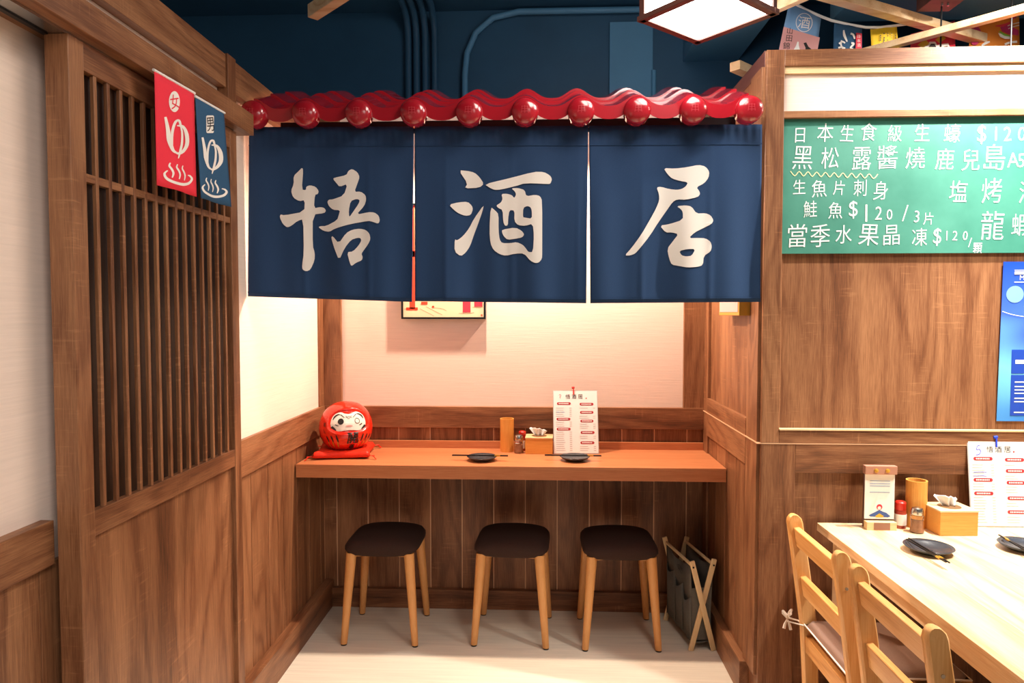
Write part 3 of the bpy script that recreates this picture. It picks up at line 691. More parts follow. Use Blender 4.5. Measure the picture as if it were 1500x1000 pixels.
# cushion and daruma
dc = P(505, 660, y=3.13); dcx = dc.x
cu = thing('daruma_cushion', 'red silk cushion with twisted corner tassels under the daruma', 'cushion', (dcx-.003, 3.14, ZC), .15); cu.scale = (1.1, 1.05, 1)
bm = B(); n = 26; g = []
for j in range(n+1):
    row = []
    for i in range(n+1):
        u, v = i/n*2-1, j/n*2-1; e = max(abs(u), abs(v)); sw = 1-.10*(1-abs(u*v))*(e**6)
        rr = math.hypot(u, v); h = .030*(1-e**6)**.5*(1-.55*math.exp(-(rr/.62)**4))+.016*max(0, abs(u*v)-.45)
        row.append((u*.118*sw, v*.118*sw, h))
    g.append(row)
top = [[bm.verts.new((x, y, .010+h+.0014*math.sin(i*2.1)*math.sin(j*1.3))) for i, (x, y, h) in enumerate(r)] for j, r in enumerate(g)]
bot = [[bm.verts.new((x*.96, y*.96, .0005+.010*(max(abs(x), abs(y))/.118)**6)) for (x, y, h) in r] for r in g]
for j in range(n):
    for i in range(n):
        bm.faces.new((top[j][i], top[j][i+1], top[j+1][i+1], top[j+1][i])); bm.faces.new((bot[j][i], bot[j+1][i], bot[j+1][i+1], bot[j][i+1]))
per = [(0, i) for i in range(n)]+[(j, n) for j in range(n)]+[(n, n-i) for i in range(n)]+[(n-j, 0) for j in range(n)]
for k in range(len(per)):
    a, b = per[k], per[(k+1) % len(per)]
    bm.faces.new((top[a[0]][a[1]], bot[a[0]][a[1]], bot[b[0]][b[1]], top[b[0]][b[1]]))
obj('pad', bm, REDSILK, cu, smooth='all')
for sx in (-1, 1):
    for sy in (-1, 1):
        bm = B()
        for k in range(4):
            a = (k-1.5)*.35; sweep(bm, [(sx*.114, sy*.114, .016), (sx*(.124+.004*k), sy*.120, .018), (sx*(.134), sy*(.124+.006*a), .012), (sx*(.142+.004*a), sy*(.126+.012*a), .003)], .0016, 6)
        obj('tassel', bm, REDSILK, cu, smooth=True)
da = thing('daruma', 'round red daruma doll with white face and one black eye', 'figurine', (dcx+.004, 3.14, ZC+.027), .42); da.scale = (1.17, 1.12, 1.0)
DP = [(.001, -.002), (.040, 0), (.066, .010), (.088, .034), (.101, .066), (.106, .100), (.102, .136), (.090, .170), (.070, .198), (.044, .216), (.018, .223), (.001, .2245)]
def dr_(z):
    for (r0, z0), (r1, z1) in zip(DP, DP[1:]):
        if z0 <= z <= z1: return r0+(r1-r0)*(z-z0)/(z1-z0)
    return .001
zz = [-.002+.2265*(k/40) for k in range(41)]
def dsurf(u, v, off=0):                            # u metres round the front, v height -> point; the face is a hollow in the red hood
    r = dr_s(v)+off; a = u/.104; q = face_in(u, v)
    r -= .010*q
    return (r*math.sin(a), -r*math.cos(a), v)
def dr_s(v): return (dr_(v-.008)+2*dr_(v)+dr_(v+.008))/4 if .012 < v < .21 else dr_(v)
def face_in(u, v):
    e = (abs(u)/.089)**2.6+(abs(v-.142)/.050)**2.6
    return max(0, min(1, (1.25-e)*2.2))
bm = B(); g = []
for z in [max(-.0019, min(.2244, -.002+.2265*(k/48))) for k in range(49)]:
    g.append([bm.verts.new(dsurf(-.104*PI+2*PI*.104*i/96, z)) for i in range(96)])
skin(bm, g); bm.faces.new(g[0][::-1]); bm.faces.new(g[-1]); obj('body', bm, DARUMA, da, smooth='all')
def ddec(name, m, fn, off=.0012):
    bm = B(); fn(bm, lambda u, v: dsurf(u, v, off)); obj(name, bm, m, da, smooth='all')
WF = mat('white_lacquer', rgb(240, 236, 226), .3, coat=.3)
face = [(.083*math.copysign(abs(math.cos(a))**.7, math.cos(a)), .142+.045*math.copysign(abs(math.sin(a))**.75, math.sin(a))-(.012*math.exp(-(math.cos(a)/.25)**2) if math.sin(a) > 0 else -.008*math.exp(-(math.cos(a)/.25)**2))) for a in [2*PI*k/48 for k in range(48)]]
ddec('face', WF, lambda b, f: polys(b, [face], f, .006))
ddec('eye', BLACK, lambda b, f: polys(b, [disc(-.036, .144, .0135)], f, .006), .0022)
ddec('eye_outline', BLACK, lambda b, f: polys(b, [disc(.038, .144, .0125), disc(.038, .144, .0100)], f, .006), .0022)
def brows(b, f):
    for s in (-1, 1):
        ribbon(b, [(s*.074, .150), (s*.068, .164), (s*.054, .173), (s*.042, .174)], [.003, .008, .006, .002], f)
        ribbon(b, [(s*.040, .174), (s*.030, .168), (s*.020, .160)], [.0035, .003, .002], f)
        ribbon(b, [(s*.076, .120), (s*.064, .112), (s*.054, .104)], [.010, .009, .003], f)
        ribbon(b, [(s*.060, .130), (s*.050, .126), (s*.044, .124)], [.004, .004, .001], f)
        ribbon(b, [(s*.014, .168), (s*.008, .163), (s*.014, .160)], .0018, f)
    ribbon(b, [(-.004, .164), (.004, .166), (.003, .158), (-.004, .156), (-.004, .164)], .0016, f)
ddec('face_marks', BLACK, brows, .0024)
ddec('mouth', PINKM, lambda b, f: polys(b, [disc(0, .124, .015, ry=.0036)], f, .006), .0024)
def chest(b, f):
    glyph(b, '開', .014, .068, .052, f, yd=1, wscale=.95, thin=.02); glyph(b, '運', .012, .026, .022, f, yd=1, wscale=1.1, thin=.02)
ddec('lettering', BLACK, chest, .0030)
def ribs(b, f):
    for s in (-1, 1):
        for i in range(3):
            u = s*(.048+.022*i) - (0 if s < 0 else -.006)
            ribbon(b, [(u+.004*s, .084-.004*i), (u, .066), (u-.002*s, .050)], [.004, .007, .003], f)
ddec('gilt_stripes', GOLD, lambda b, f: [ribbon(b, [(s*(.046+.022*i)-.002, .056), (s*(.046+.022*i)-.003, .036), (s*(.046+.021*i)-.004, .022)], [.003, .006, .003], f) for s in (-1, 1) for i in range(3)], .0014)
ddec('brush_stripes', BLACK, ribs, .0016)
def side(b, f):
    for i, c in enumerate('福入'): glyph(b, c, -.106, .128-.030*i, .020, f, yd=1, wscale=.7)
ddec('side_lettering', BLACK, side, .0016)

# ================================================================== PICTURES
pa, pb = P(588, 467, y=D-.04), P(711, 297, y=D-.04)
pic = thing('framed_picture', 'black framed shrine gate picture on the cream back wall', 'picture', ((pa.x+pb.x)/2, D, pa.z)); W2, HH = (pb.x-pa.x)/2, pb.z-pa.z
for x0, x1, z0, z1 in ((-W2, -W2+.009, 0, HH), (W2-.009, W2, 0, HH), (-W2+.009, W2-.009, 0, .009), (-W2+.009, W2-.009, HH-.009, HH)):
    obj('frame', box(B(), x0, x1, -.045, -.001, z0, z1), BLACKM, pic, bevel=.001)
obj('print', box(B(), -W2+.009, W2-.009, -.036, -.004, .009, HH-.009), CREAM, pic)
f = lambda u, v: (u-W2, -.0368, v)
def pp(lst, m, nm, off=0): bm = B(); polys(bm, lst, lambda u, v: (u-W2, -.0368-off, v)); obj(nm, bm, m, pic)
R_ = lambda x0, x1, z0, z1: [(x0, z0), (x1, z0), (x1, z1), (x0, z1)]
pp([R_(.023, .080, .042, .056), R_(.040, .067, .05, .55), R_(.010, .40, .30, .33)], TORII, 'gate_print')
pp([R_(.300, .338, .032, .50), R_(.356, .396, .060, .45)], CRIM, 'pillar_print', .0004)
pp([R_(.097, .128, .070, .084), R_(.150, .160, .054, .064), R_(.388, .396, .016, .022)], TORII, 'small_marks', .0004)
bm = B()
for q in ([(.280, .028), (.325, .026), (.355, .032)], [(.012, .048), (.04, .050), (.068, .048)], [(.345, .057), (.37, .055), (.39, .055)], [(.12, .060), (.16, .040), (.20, .020)], [(.09, .050), (.13, .030), (.16, .014)], [(.16, .055), (.20, .050), (.22, .040)]): ribbon(bm, q, .0016, f)
obj('ground_lines', bm, mat('sepia', rgb(170, 120, 90), .7), pic)
gf = thing('gilt_frame', 'gold edged deep frame on the alcove side wall by the post', 'picture', (XR-.014, 2.60, 1.452))
obj('frame', box(B(), -.040, .014, 0, .29, 0, .38), GOLD, gf, bevel=.002)
obj('print', box(B(), -.0415, -.040, .014, .276, .014, .366), PINKM, gf)
bm = B()
for q in ([(.04, .05), (.10, .09), (.16, .06), (.24, .10)], [(.05, .16), (.14, .20), (.22, .15)]): ribbon(bm, q, .005, lambda u, v: (-.0422, u, v))
obj('print_lines', bm, MAROON, gf)

# ================================================================== CHALKBOARD
yb = YF-.004
cbz0, cbz1 = ZB(371), ZB(173)
cb = thing('chalkboard', 'green chalkboard with white handwritten dish prices', 'chalkboard', (px1, YF, cbz0))
obj('board', box(B(), .004, 1.6, -.006, .002, 0, cbz1-cbz0), CHALKB, cb)
obj('edge', box(B(), .001, .004, -.008, .002, 0, cbz1-cbz0), METAL, cb)
def fb(px, py): p = P(px, py, y=YF-.0068); return (p.x-px1, p.y-YF, p.z-cbz0)
CHL = [('日', 1172, 198, 21), ('本', 1209, 194, 27), ('生', 1241, 195, 24), ('食', 1272.5, 193, 26), ('級', 1311, 195, 24), ('生', 1351, 194, 25), ('蠔', 1395, 195, 27), ('$', 1438, 197, 28), ('1', 1459, 196, 20), ('2', 1476, 196, 20), ('0', 1497, 196, 20),
 ('黑', 1176, 231, 34), ('松', 1216, 231, 31), ('露', 1262.5, 232, 33), ('醬', 1300, 230, 34), ('燒', 1341, 231, 31), ('鹿', 1384, 233, 31), ('兒', 1422, 234, 31), ('島', 1457, 230, 38), ('A', 1484, 234, 21), ('5', 1496, 235, 20),
 ('生', 1171, 273.5, 21), ('魚', 1200, 276, 25), ('片', 1229, 275, 21), ('刺', 1260, 275, 24), ('身', 1290, 279, 27), ('塩', 1404, 280, 31), ('烤', 1453, 279, 36), ('酒', 1507, 282, 32),
 ('鮭', 1187, 306, 24), ('魚', 1224, 308, 24), ('$', 1250, 307, 26), ('1', 1269, 312, 25), ('2', 1287, 312, 19), ('0', 1303, 314, 15), ('/', 1326, 312, 24), ('3', 1343, 317, 17), ('片', 1360, 320, 18), ('龍', 1454, 330, 42), ('蝦', 1496, 329, 32),
 ('當', 1168, 345, 34), ('季', 1201.5, 345, 33), ('水', 1236, 343, 27), ('果', 1273, 344, 31), ('晶', 1306, 344, 29), ('凍', 1347, 347, 26), ('$', 1373, 347, 26), ('1', 1387, 345, 14), ('2', 1399, 345, 14), ('0', 1414, 345, 13), ('/', 1421, 355, 14), ('顆', 1432, 363, 15)]
bm = B()
for c, x, y, h in CHL: glyph(bm, c, x, y, h, fb, rot=R.uniform(-.06, .06)+.02, wscale=R.uniform(.80, .90), italic=.07, thin=-.004 if h > 16 else 0)
obj('handwriting', bm, CHALK, cb)
bm = B(); pts = []
for i in range(21): pts.append((1158+i*6.4, 253+(4.2 if i % 2 else -2.5)+i*.22))
ribbon(bm, pts, 1.3, fb, 3); obj('wavy_underline', bm, CHALKY, cb)

# ================================================================== BLUE POSTER
po = P(1462, 617, y=YF-.01); pt = P(1466, 383, y=YF-.01)
PB = mat('poster_blue', rgb(60, 120, 220), .25, coat=.4); nt = NT(PB); tc = nt.n('TexCoord'); sp = nt.n('SeparateXYZ'); nt.l(tc.outputs['Object'], sp.inputs[0])
ns = nt.n('TexNoise', i_Scale=4.0, i_Detail=1.0); nt.l(tc.outputs['Object'], ns.inputs['Vector'])
ad = nt.n('Math', operation='MULTIPLY_ADD', i_1=.35); nt.l(ns.outputs[0], ad.inputs[0]); nt.l(sp.outputs[2], ad.inputs[2])
nt.l(ramp(nt, ad.outputs[0], [(.12, rgb(52, 120, 206)), (.36, rgb(120, 200, 240)), (.50, rgb(70, 110, 220)), (.74, rgb(30, 74, 190))]), PB.node_tree.nodes['Principled BSDF'].inputs['Base Color'])
ps = thing('blue_poster', 'glossy blue drink poster taped to the panelled wall', 'poster', (po.x, YF-.001, po.z)); hh = pt.z-po.z
bm = B(); v = [bm.verts.new(q) for q in ((0, 0, 0), (.40, 0, 0), (.40, 0, hh), (.008, 0, hh))]; bm.faces.new(v)
o = obj('sheet', bm, PB, ps); md = o.modifiers.new('s', 'SOLIDIFY'); md.thickness = .002; md.offset = 0
f = lambda u, v: (u, -.0020, v); f2 = lambda u, v: (u, -.0026, v)
bm = B(); polys(bm, [R_(.045, .37, .17, .255), R_(.045, .37, .02, .165)], f); obj('text_panel', bm, mat('poster_panel', rgb(34, 72, 176), .4), ps)
bm = B()
for i, (z, w_) in enumerate(((.212, .30), (.140, .10), (.124, .22), (.112, .25), (.100, .24), (.082, .09), (.070, .25), (.032, .25))): polys(bm, [R_(.058, .058+w_, z-(.007 if i == 0 else .002), z+(.007 if i == 0 else .002))], f2)
for z, h_ in ((hh-.030, .0012), (hh-.040, .005), (hh-.072, .0015)): polys(bm, [R_(.046, .30, z-h_, z+h_)], f2)
glyph(bm, 'M', .072, hh-.056, .016, f2, yd=1); glyph(bm, 'I', .094, hh-.056, .016, f2, yd=1); glyph(bm, 'N', .114, hh-.056, .016, f2, yd=1); glyph(bm, 'I', .134, hh-.056, .016, f2, yd=1)
ribbon(bm, [(.008, hh-.175), (.05, hh-.188), (.12, hh-.196), (.25, hh-.19)], .002, f2); obj('white_print', bm, WHITE, ps)['kind'] = 'stuff'
bm = B(); polys(bm, [disc(.05, hh-.115, .030)], f); obj('bubble_print', bm, SKYM, ps)

# ================================================================== DINING TABLE
ZT = .71; tb = thing('dining_table', 'pale pine dining table standing against the panelled wall', 'table', (.985, 2.47, 0), 0)
TW, TD = 1.30, 1.42
for i in range(9):
    x0 = TW/9*i; obj('plank', box(B(), x0+.0002, x0+TW/9-.0002, -TD, 0, ZT-.028, ZT), PINE['y'], tb, bevel=.0006)
for x0, x1, y0, y1 in ((.05, .072, -TD+.06, -.05), (TW-.072, TW-.05, -TD+.06, -.05), (.072, TW-.072, -.072, -.05), (.072, TW-.072, -TD+.06, -TD+.082)):
    obj('apron', box(B(), x0, x1, y0, y1, ZT-.10, ZT-.028), PINE['y' if x1-x0 < .05 else 'x'], tb, bevel=.001)
for x in (.04, TW-.10):
    for y in (-TD+.05, -.10): obj('leg', box(B(), x, x+.06, y, y+.06, 0, ZT-.028), PINE['z'], tb, bevel=.003)
# ---- chairs
def pchair():
    t = thing('dining_chair', 'pine ladder back chair nearest the wall, taupe cushion tied with a bow', 'chair', (0, 0, 0), 0, 'pine chairs along the table'); Wd = .176
    # local: backrest at x=0 plane leaning to -x at the top, seat towards +x, width along y
    def post(s):
        bm = B(); g = []
        for x, z, a in ((.065, 0, .022), (.050, .20, .024), (.040, .42, .026), (.012, .62, .025), (-.012, .775, .024), (-.0135, .788, .021), (-.015, .796, .014), (-.0155, .800, .006)):
            g.append([bm.verts.new((x+dx*a, s*Wd+dy*.0145*(1 if z < .78 else .86), z)) for dx, dy in ((-1, -.6), (-.8, -1), (.8, -1), (1, -.6), (1, .6), (.8, 1), (-.8, 1), (-1, .6))])
        skin(bm, g); bm.faces.new(g[0][::-1]); bm.faces.new(g[-1]); o = obj('back_post', bm, CHAIRW['z'], t, smooth=True)
        bm = B(); tube(bm, (-.002, s*(Wd+.0145), .70), (-.002, s*(Wd+.0165), .70), .0045, n=12); obj('screw', bm, METAL, o)
    for s in (-1, 1):
        post(s); bm = B(); box(bm, .36, .395, s*Wd-.0175, s*Wd+.0175, 0, .405); obj('front_leg', bm, CHAIRW['z'], t, bevel=.004)
        bm = B(); box(bm, .06, .36, s*Wd-.010, s*Wd+.010, .345, .398); obj('side_rail', bm, CHAIRW['x'], t, bevel=.002)
        bm = B(); box(bm, .06, .36, s*Wd-.009, s*Wd+.009, .15, .18); obj('stretcher', bm, CHAIRW['x'], t, bevel=.002)
    for z0, z1, xx in ((.700, .762, -.006), (.535, .600, .018)):
        bm = B(); obox(bm, (xx, -Wd+.0145, (z0+z1)/2), (xx, Wd-.0145, (z0+z1)/2), .020, z1-z0, (-.16, 0, 1)); obj('back_slat', bm, CHAIRW['y'], t, bevel=.003)
    bm = B(); box(bm, .025, .06, -Wd+.0145, Wd-.0145, .345, .400); obj('seat_rail', bm, CHAIRW['y'], t, bevel=.002)
    bm = B(); box(bm, .37, .39, -Wd+.0175, Wd-.0175, .345, .398); obj('seat_rail', bm, CHAIRW['y'], t, bevel=.002)
    for i in range(6): bm = B(); box(bm, .06+.055*i, .108+.055*i, -Wd-.008, Wd+.008, .399, .412); obj('seat_slat', bm, CHAIRW['y'], t, bevel=.002)
    return t
def cushion(label, loc, bow):
    t = thing('seat_cushion', label, 'cushion', loc, 0, 'taupe seat cushions'); bm = B(); n = 16
    def hgt(u, v): e = max(abs(u), abs(v)); return .026*max(0, 1-e**5)**.5
    top = [[bm.verts.new((i/n*.335, (j/n-.5)*.335, .026+hgt(i/n*2-1, j/n*2-1))) for i in range(n+1)] for j in range(n+1)]
    bot = [[bm.verts.new((i/n*.335, (j/n-.5)*.335, .026-hgt(i/n*2-1, j/n*2-1)*.95)) for i in range(n+1)] for j in range(n+1)]
    for j in range(n):
        for i in range(n):
            bm.faces.new((top[j][i], top[j][i+1], top[j+1][i+1], top[j+1][i])); bm.faces.new((bot[j][i], bot[j+1][i], bot[j+1][i+1], bot[j][i+1]))
    bmesh.ops.remove_doubles(bm, verts=bm.verts[:], dist=.0004); obj('pad', bm, TAUPE, t, smooth='all')
    bm = B(); sweep(bm, [(0, -.168, .026), (.335, -.168, .026), (.335, .168, .026), (0, .168, .026), (0, -.168, .026)], .0028, 6); obj('piping', bm, mat('cream_cotton', rgb(226, 214, 200), .8) if 'cream_cotton' not in bpy.data.materials else bpy.data.materials['cream_cotton'], t, smooth=True)
    if bow:
        cc = bpy.data.materials['cream_cotton']; bm = B()
        y0 = .19; x0 = -.045
        sweep(bm, [(.0, .165, .022), (-.010, .19, .026), (-.036, .197, .030), (x0, .19, .032)], .0025, 6)
        sweep(bm, [(x0, .19, .032), (x0-.008, .175, .030), (.0, .160, .022)], .0025, 6)
        for dx, dz in ((-.016, .026), (.012, .030), (-.010, -.030), (.006, -.034)):
            sweep(bm, [(x0, y0, .032), (x0+dx*.5, y0-.012, .032+dz*.7), (x0+dx, y0-.004, .032+dz), (x0+dx*.7, y0+.01, .032+dz*.5), (x0, y0, .032)] if dz > 0 else [(x0, y0, .032), (x0+dx, y0-.006, .032+dz*.6), (x0+dx*1.4, y0-.010, .032+dz)], [.002, .005, .005, .004, .002] if dz > 0 else [.002, .0045, .005], 6)
        obj('tie_bow', bm, cc, t, smooth=True)
    return t
ch = pchair(); ch.location = (.842, 2.087, 0)
c2 = copy_tree(ch); c2.location = (.842, 1.632, 0); c2['label'] = 'pine ladder back chair nearer the camera, partly cut off at the bottom'
cushion('taupe seat cushion with white bow on the chair by the wall', (.862, 2.087, .412), True)
cushion('taupe seat cushion on the chair nearer the camera', (.862, 1.632, .412), False)
# ---- on the table
p = P(1360, 808, z=ZT); plate('table_plate', 'black plate with chopsticks on the pine table, seen whole', p, 0, .072)
for k in (0, 1): chopstick(('upper', 'lower')[k]+' black chopstick of the pair across the whole table plate', 'chopsticks on the whole table plate', P(1331-k*3, 788+k*1.5, z=ZT+.026), P(1391-k*5, 824-k*1, z=ZT+.022))
p = P(1500, 805, z=ZT); plate('table_plate', 'black plate on the pine table cut by the right picture edge', p, 0, .072)
for k in (0, 1): chopstick(('upper', 'lower')[k]+' black chopstick on the table plate cut by the picture edge', 'chopsticks on the cut table plate', P(1525-k*3, 815+k*2, z=ZT+.022), P(1463+k*3, 783+k*2, z=ZT+.026))
p = P(1343, 766, z=ZT); cup('bamboo chopstick cup on the pine dining table', (p.x-.024, 2.442, ZT), .034, .165)
p = P(1321, 770, z=ZT); bottle('red capped spice bottle beside the paper stand on the table', (p.x-.016, 2.425, ZT))
p = P(1343, 774, z=ZT); shaker('glass pepper shaker in front of the bamboo cup on the table', (p.x-.022, 2.375, ZT))
tissue('square bamboo tissue box on the pine dining table', (1.402, 2.395, ZT), .04, .128, .11, .086)
a = P(1417, 769, z=ZT)
menu('white drink menu with blue clip and number 5 on the dining table', (a.x+.108, 2.445, ZT+.001), 0, .12, BLUEPL, '5')
# paper stand
sd = thing('paper_stand', 'brown wooden clip stand holding a white leaflet with mountain picture', 'stand', (P(1292, 772, z=ZT).x-.018, 2.405, ZT), -.02)
obj('backboard', box(B(), -.053, .053, .010, .016, .004, .218), WALNUT['z'], sd, bevel=.001)
obj('top_bar', box(B(), -.054, .054, -.004, .018, .192, .222), mat('rose_wood', rgb(176, 126, 104), .5), sd, bevel=.002)
obj('foot_block', box(B(), -.050, .050, -.016, .016, 0, .028), PALE['x'], sd, bevel=.001)
obj('foot_inset', box(B(), -.027, .027, -.0168, -.014, .002, .027), mat('taupe_inset', rgb(150, 108, 88), .6), sd)
obj('leaflet', box(B(), -.050, .050, .006, .009, .034, .196), WHITE, sd)
for x in (-.018, .020):
    bm = B(); lathe(bm, [(.001, 0), (.007, 0), (.007, .004), (.001, .007)], 16); bmesh.ops.rotate(bm, verts=bm.verts[:], cent=(0, 0, 0), matrix=Matrix.Rotation(PI/2, 3, 'X'))
    obj('brass_screw', bm, GOLD, sd, smooth=True, loc=(x, -.004, .206))
f = lambda u, v: (u, .0054, v); f2 = lambda u, v: (u, .0050, v)
bm = B(); polys(bm, [[(-.036, .046), (-.026, .052), (-.018, .056), (0, .066), (.012, .060), (.024, .056), (.038, .044), (.030, .040), (-.030, .042)]], f); obj('mountain_print', bm, MTN, sd)
bm = B(); polys(bm, [[(-.014, .044), (0, .054), (.016, .044), (.010, .040), (-.010, .040)]], f2); obj('gold_print', bm, OCHRE, sd)
bm = B(); polys(bm, [disc(0, .076, .010), disc(0, .073, .006)], f); obj('sun_print', bm, CRIM, sd)
bm = B()
for z in (.168, .158, .150, .128): polys(bm, [R_(-.034, .034, z-.001, z+.001)], f)
obj('text_lines', bm, SKYM, sd)['kind'] = 'stuff'

# ================================================================== OVERHEAD: lantern, beams, bunting, pendant
ZL = 2.40
c4 = [P(938, 31, z=ZL), P(1024, 64, z=ZL), P(1142, 20, z=ZL), P(1045, -16, z=ZL)]
lc = sum(c4, Vector())/4; ang = math.atan2((c4[2]-c4[1]).y, (c4[2]-c4[1]).x)
sd_ = ((c4[2]-c4[1]).length+(c4[1]-c4[0]).length)/4
ln = thing('ceiling_lantern', 'square wooden framed ceiling lantern with glowing white panes', 'lamp', lc, ang)
hL = .20; fr = .020
for sx in (-1, 1):
    for sy in (-1, 1): obj('corner_post', box(B(), sx*sd_-(fr if sx > 0 else 0), sx*sd_+(fr if sx < 0 else 0), sy*sd_-(fr if sy > 0 else 0), sy*sd_+(fr if sy < 0 else 0), 0, hL), WALNUT['z'], ln, bevel=.001)
for z0 in (0, hL-fr):
    for s in (-1, 1):
        obj('frame_bar', box(B(), -sd_-.006, sd_+.006, s*sd_-(fr if s > 0 else .004), s*sd_+(fr if s < 0 else .004), z0, z0+fr*.8), WALNUT['x'], ln, bevel=.001)
        obj('frame_bar', box(B(), s*sd_-(fr if s > 0 else .004), s*sd_+(fr if s < 0 else .004), -sd_+fr, sd_-fr, z0, z0+fr*.8), WALNUT['y'], ln, bevel=.001)
for s in (-1, 1):
    obj('pane', box(B(), -sd_+fr, sd_-fr, s*(sd_-.008)-.001, s*(sd_-.008)+.001, fr*.8, hL-fr), LAMPM, ln)
    obj('pane', box(B(), s*(sd_-.008)-.001, s*(sd_-.008)+.001, -sd_+fr, sd_-fr, fr*.8, hL-fr), LAMPM, ln)
obj('pane', box(B(), -sd_+fr, sd_-fr, -sd_+fr, sd_-fr, .006, .009), LAMPM, ln)
obj('cover', box(B(), -sd_, sd_, -sd_, sd_, hL, hL+.012), WALNUT['x'], ln)
bm = B(); tube(bm, (0, 0, hL+.012), (0, 0, 2.76-ZL), .012); obj('stem', bm, BLACKM, ln)
def beam(label, a, b, w_=.042, h_=.05, ext=(0, 0)):
    a, b = Vector(a), Vector(b); d = (b-a).normalized(); a -= d*ext[0]; b += d*ext[1]
    t = obj('pine_beam', obox(B(), (0, 0, 0), b-a, w_, h_), PINE['x'], bevel=.002, loc=a); tag(t, label, 'beam', 'pine beams of the ceiling lattice')
ZBm = 2.60
b1a, b1b = P(1200, -5, z=ZBm), P(1372, 44, z=ZBm); b2a, b2b = P(1312, 64, z=2.52), P(1500, 13, z=2.52)
beam('pine ceiling beam running down right from the lantern to the crossing', b1a+Vector((0, 0, .015)), b1b+Vector((0, 0, .015)), h_=.036, ext=(.15, .45))
beam('pine ceiling beam rising to the right behind the orange flag', b2a, b2b, ext=(.30, .5), h_=.026, w_=.034)
b3a, b3b = P(458, 26, z=ZBm), P(510, -8, z=ZBm)
beam('short pine beam end hanging at top left above the curtains', b3a+Vector((0, 0, .02)), b3b+Vector((0, 0, .02)), ext=(0, .5))
b4 = P(1095, 104, z=2.50)
beam('short pine beam crossing above the dark partition cap', P(1080, 98, z=2.55), P(1125, 118, z=2.55), .05, .04, (0.02, .35))
beam('small pine beam piece between lantern and light blue flag', P(1128, 14, z=2.62), P(1160, 0, z=2.62), .03, .04, (0, .3))
# bunting
YFL = 2.86
def flag(par, c, m, deco):
    """c: photo corners tl, tr, bl, br ; the flag continues down behind the divider"""
    q = [P(*p, y=YFL) for p in c]; bm = B(); g = []
    for j in range(7):
        t = j/6; a = q[0].lerp(q[2], t); b = q[1].lerp(q[3], t); g.append([bm.verts.new(a.lerp(b, i/8)+Vector((0, .003*math.sin(i*1.1+j*.4), 0))) for i in range(9)])
    skin(bm, g, False); o = obj('flag', bm, m, par, smooth='all'); md = o.modifiers.new('s', 'SOLIDIFY'); md.thickness = .001
    ff = lambda px, py: P(px, py, y=YFL-.006)
    for nm, mm, fn, off in deco:
        bm = B(); fn(bm, lambda px, py, off=off: P(px, py, y=YFL-.0045-off)); obj(nm, bm, mm, o)
    return o
bt = thing('flag_bunting', 'string of blue, navy and yellow flags above the divider wall', 'bunting')
cdp = [P(*q, y=YFL) for q in ((1140, -12), (1155, 0), (1180, 14), (1205, 25), (1218, 30), (1245, 36), (1268, 40), (1290, 40), (1315, 37), (1345, 33))]
bm = B(); sweep(bm, cdp, .0055, 8); obj('cord', bm, WHITE, bt, smooth=True)
S_ = lambda lst: [[(x, -y) for x, y in l] for l in lst]
def PL(b, lst, f): polys(b, S_(lst), lambda u, v: f(u, -v), None)
flag(bt, ((1157, 0), (1203, 27), (1133, 110), (1190, 115)), SKYM, [
    ('pink_field', PINKM, lambda b, f: PL(b, [[(1148, 39), (1201, 55), (1190, 113), (1134, 108)]], f), 0),
    ('emblem_ring', WHITEP, lambda b, f: PL(b, [disc(1178, 33, 12.3, ry=14), disc(1178, 33, 11.3, ry=13)], f), .001),
    ('emblem', WHITEP, lambda b, f: glyph(b, '酒', 1178, 33, 17, f, rot=-.15), .001),
    ('lettering', BLACK, lambda b, f: [glyph(b, c, x, y, h, f, rot=-.1) for c, x, y, h in (('山', 1157, 45, 9), ('田', 1156, 56, 9), ('錦', 1152, 67, 10))], .001),
    ('bottle_print', WHITE, lambda b, f: PL(b, [[(1168, 61), (1170, 61), (1170, 66), (1172, 74), (1172, 90), (1161, 90), (1162, 74), (1166, 67)]], f), .001),
    ('dark_bottle_print', BLACK, lambda b, f: PL(b, [[(1177, 63), (1181, 62), (1184, 68), (1191, 74), (1188, 90), (1178, 84), (1180, 70)]], f), .001)])
flag(bt, ((1222, 34), (1263, 41), (1220, 115), (1262, 118)), BLUEC, [
    ('lettering', WHITEP, lambda b, f: [ribbon(b, [(1236, 44), (1237, 52), (1241, 61)], [2, 4, 2], f), ribbon(b, [(1246, 49), (1250, 51), (1252, 57)], [3, 3, 2], f), ribbon(b, [(1229, 64), (1234, 61), (1238, 63)], 2.4, f), ribbon(b, [(1233, 59), (1232, 66), (1236, 72)], 2.4, f), ribbon(b, [(1247, 63), (1251, 64), (1246, 70), (1252, 73)], 2.6, f), ribbon(b, [(1228, 70), (1233, 69), (1238, 71)], 2.4, f)], .001),
    ('side_strip', CRIM, lambda b, f: PL(b, [[(1254, 48), (1262.5, 49), (1262, 90), (1253, 90)]], f), .001),
    ('strip_text', WHITEP, lambda b, f: [glyph(b, c, 1258, 53+6.5*i, 5, f) for i, c in enumerate('日本酒')], .002)])
flag(bt, ((1275, 43), (1314, 39), (1280, 115), (1318, 112)), YELM, [
    ('lettering', BLACK, lambda b, f: [ribbon(b, [(1289+5.5*j+.8*math.sin(k), 48+3.2*k), (1290+5.5*j, 50+3.2*k)], 1.5 if j < 2 else .9, f, 1) for j in range(5) for k in range(9) if (j*3+k) % 4], .001)])
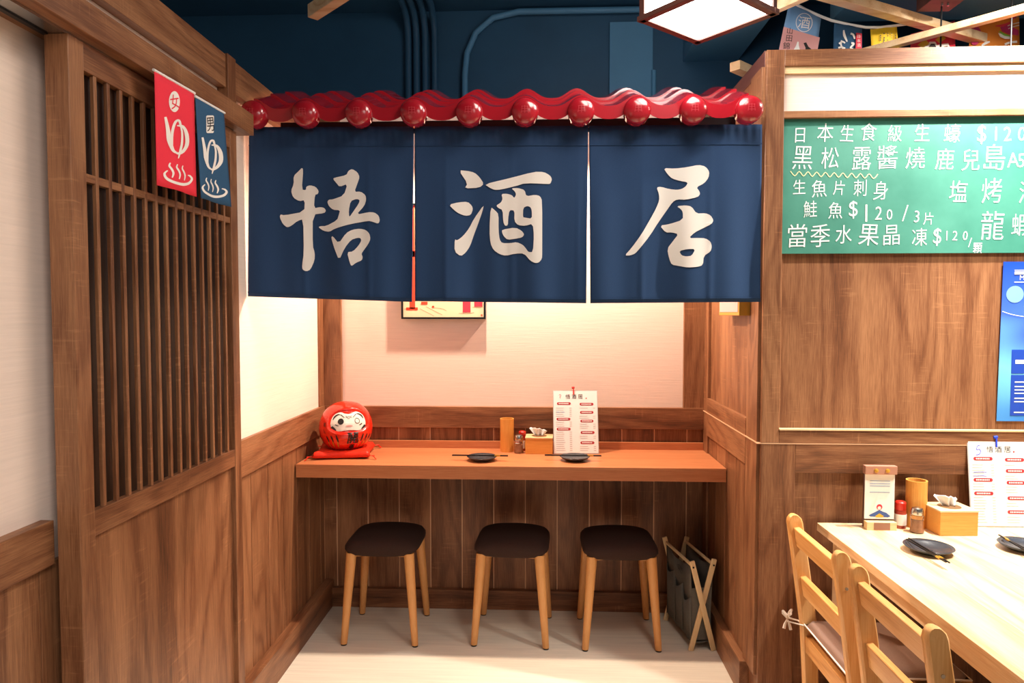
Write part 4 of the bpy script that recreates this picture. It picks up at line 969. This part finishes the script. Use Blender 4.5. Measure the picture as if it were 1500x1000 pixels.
# flags hung from the second beam
YFL = 3.0
fb_ = thing('flag_bunting', 'red and orange festival flags hanging from the right pine beam', 'bunting')
bm = B(); sweep(bm, [P(1325, 62, y=YFL), P(1400, 40, y=YFL), P(1500, 12, y=YFL)], .004, 8); obj('cord', bm, WHITE, fb_, smooth=True)
flag(fb_, ((1334, 50), (1399, 30), (1334, 120), (1399, 120)), CRIM, [
    ('lozenge_print', OCHRE, lambda b, f: PL(b, [[(1344, 66), (1355, 57), (1362, 64), (1352, 70)], [(1370, 58), (1380, 51), (1386, 56), (1376, 63)]], f), .001),
    ('outline_print', WHITEP, lambda b, f: PL(b, [[(1340, 80), (1343, 70), (1358, 67), (1362, 61), (1370, 61), (1373, 66), (1382, 64), (1389, 63), (1392, 70), (1390, 80)]], f), .001),
    ('dark_print', BLACK, lambda b, f: PL(b, [[(1344, 80), (1346, 73), (1359, 70), (1364, 64), (1369, 64), (1372, 70), (1376, 70), (1376, 80)], [(1383, 68), (1388, 67), (1388, 80), (1383, 80)]], f), .002)])
flag(fb_, ((1420, 30), (1493, 8), (1420, 120), (1493, 120)), ORAM, [
    ('meat_print', PURP, lambda b, f: PL(b, [disc(1429, 47, 8), disc(1428, 60, 6), disc(1483, 24, 6, ry=4), [(1465, 40), (1475, 36), (1492, 44), (1492, 52), (1478, 50), (1468, 46)]], f), .001),
    ('chili_print', CRIM, lambda b, f: [ribbon(b, [(1458, 38), (1470, 37), (1482, 32)], [1, 4, 2], f), ribbon(b, [(1422, 40), (1432, 38), (1440, 33)], [4, 5, 2], f)], .001),
    ('bun_print', WHITEP, lambda b, f: [PL(b, [[(1462, 48), (1468, 50), (1480, 54), (1481, 57), (1472, 57), (1465, 54)]], f), ribbon(b, [(1438, 67), (1444, 63), (1450, 61)], [2, 4, 2], f), ribbon(b, [(1472, 65), (1480, 62), (1490, 61)], 3, f), ribbon(b, [(1476, 38), (1484, 35), (1493, 33)], 1.2, f), ribbon(b, [(1477, 42), (1485, 39), (1493, 37)], 1.2, f)], .002),
    ('leaf_print', GREEN, lambda b, f: ribbon(b, [(1464, 46), (1472, 51), (1481, 53)], [2, 3, 1], f), .003)])
def pendant(label, px, y, canopy):
    p = P(px, 60, y=y); t = thing('pendant_lamp', label, 'lamp', (p.x, y, 2.0))
    bm = B(); tube(bm, (0, 0, .12), (0, 0, .70 if not canopy else .63), .0032, n=8); obj('cord', bm, BLACKM, t, smooth=True)
    bm = B(); lathe(bm, [(.012, .14), (.03, .12), (.11, .0), (.112, .0), (.032, .124), (.012, .146)], 28); obj('shade', bm, BLACKM, t, smooth=True)
    if canopy:
        bm = B(); box(bm, -.062, .062, -.06, .06, .625, .70); obj('canopy', bm, WALNUT['x'], t, bevel=.002)
        bm = B()
        for x, z in ((.012, .705), (-.01, .705)): tube(bm, (x, -.02, .612), (x, -.02, .625), .004, n=8)
        obj('terminal', bm, METAL, t)
pendant('hanging lamp cord with square brown canopy beyond the divider', 1378, 2.70, True)
pendant('second black lamp cord in front of the orange flag', 1481, 2.72, False)
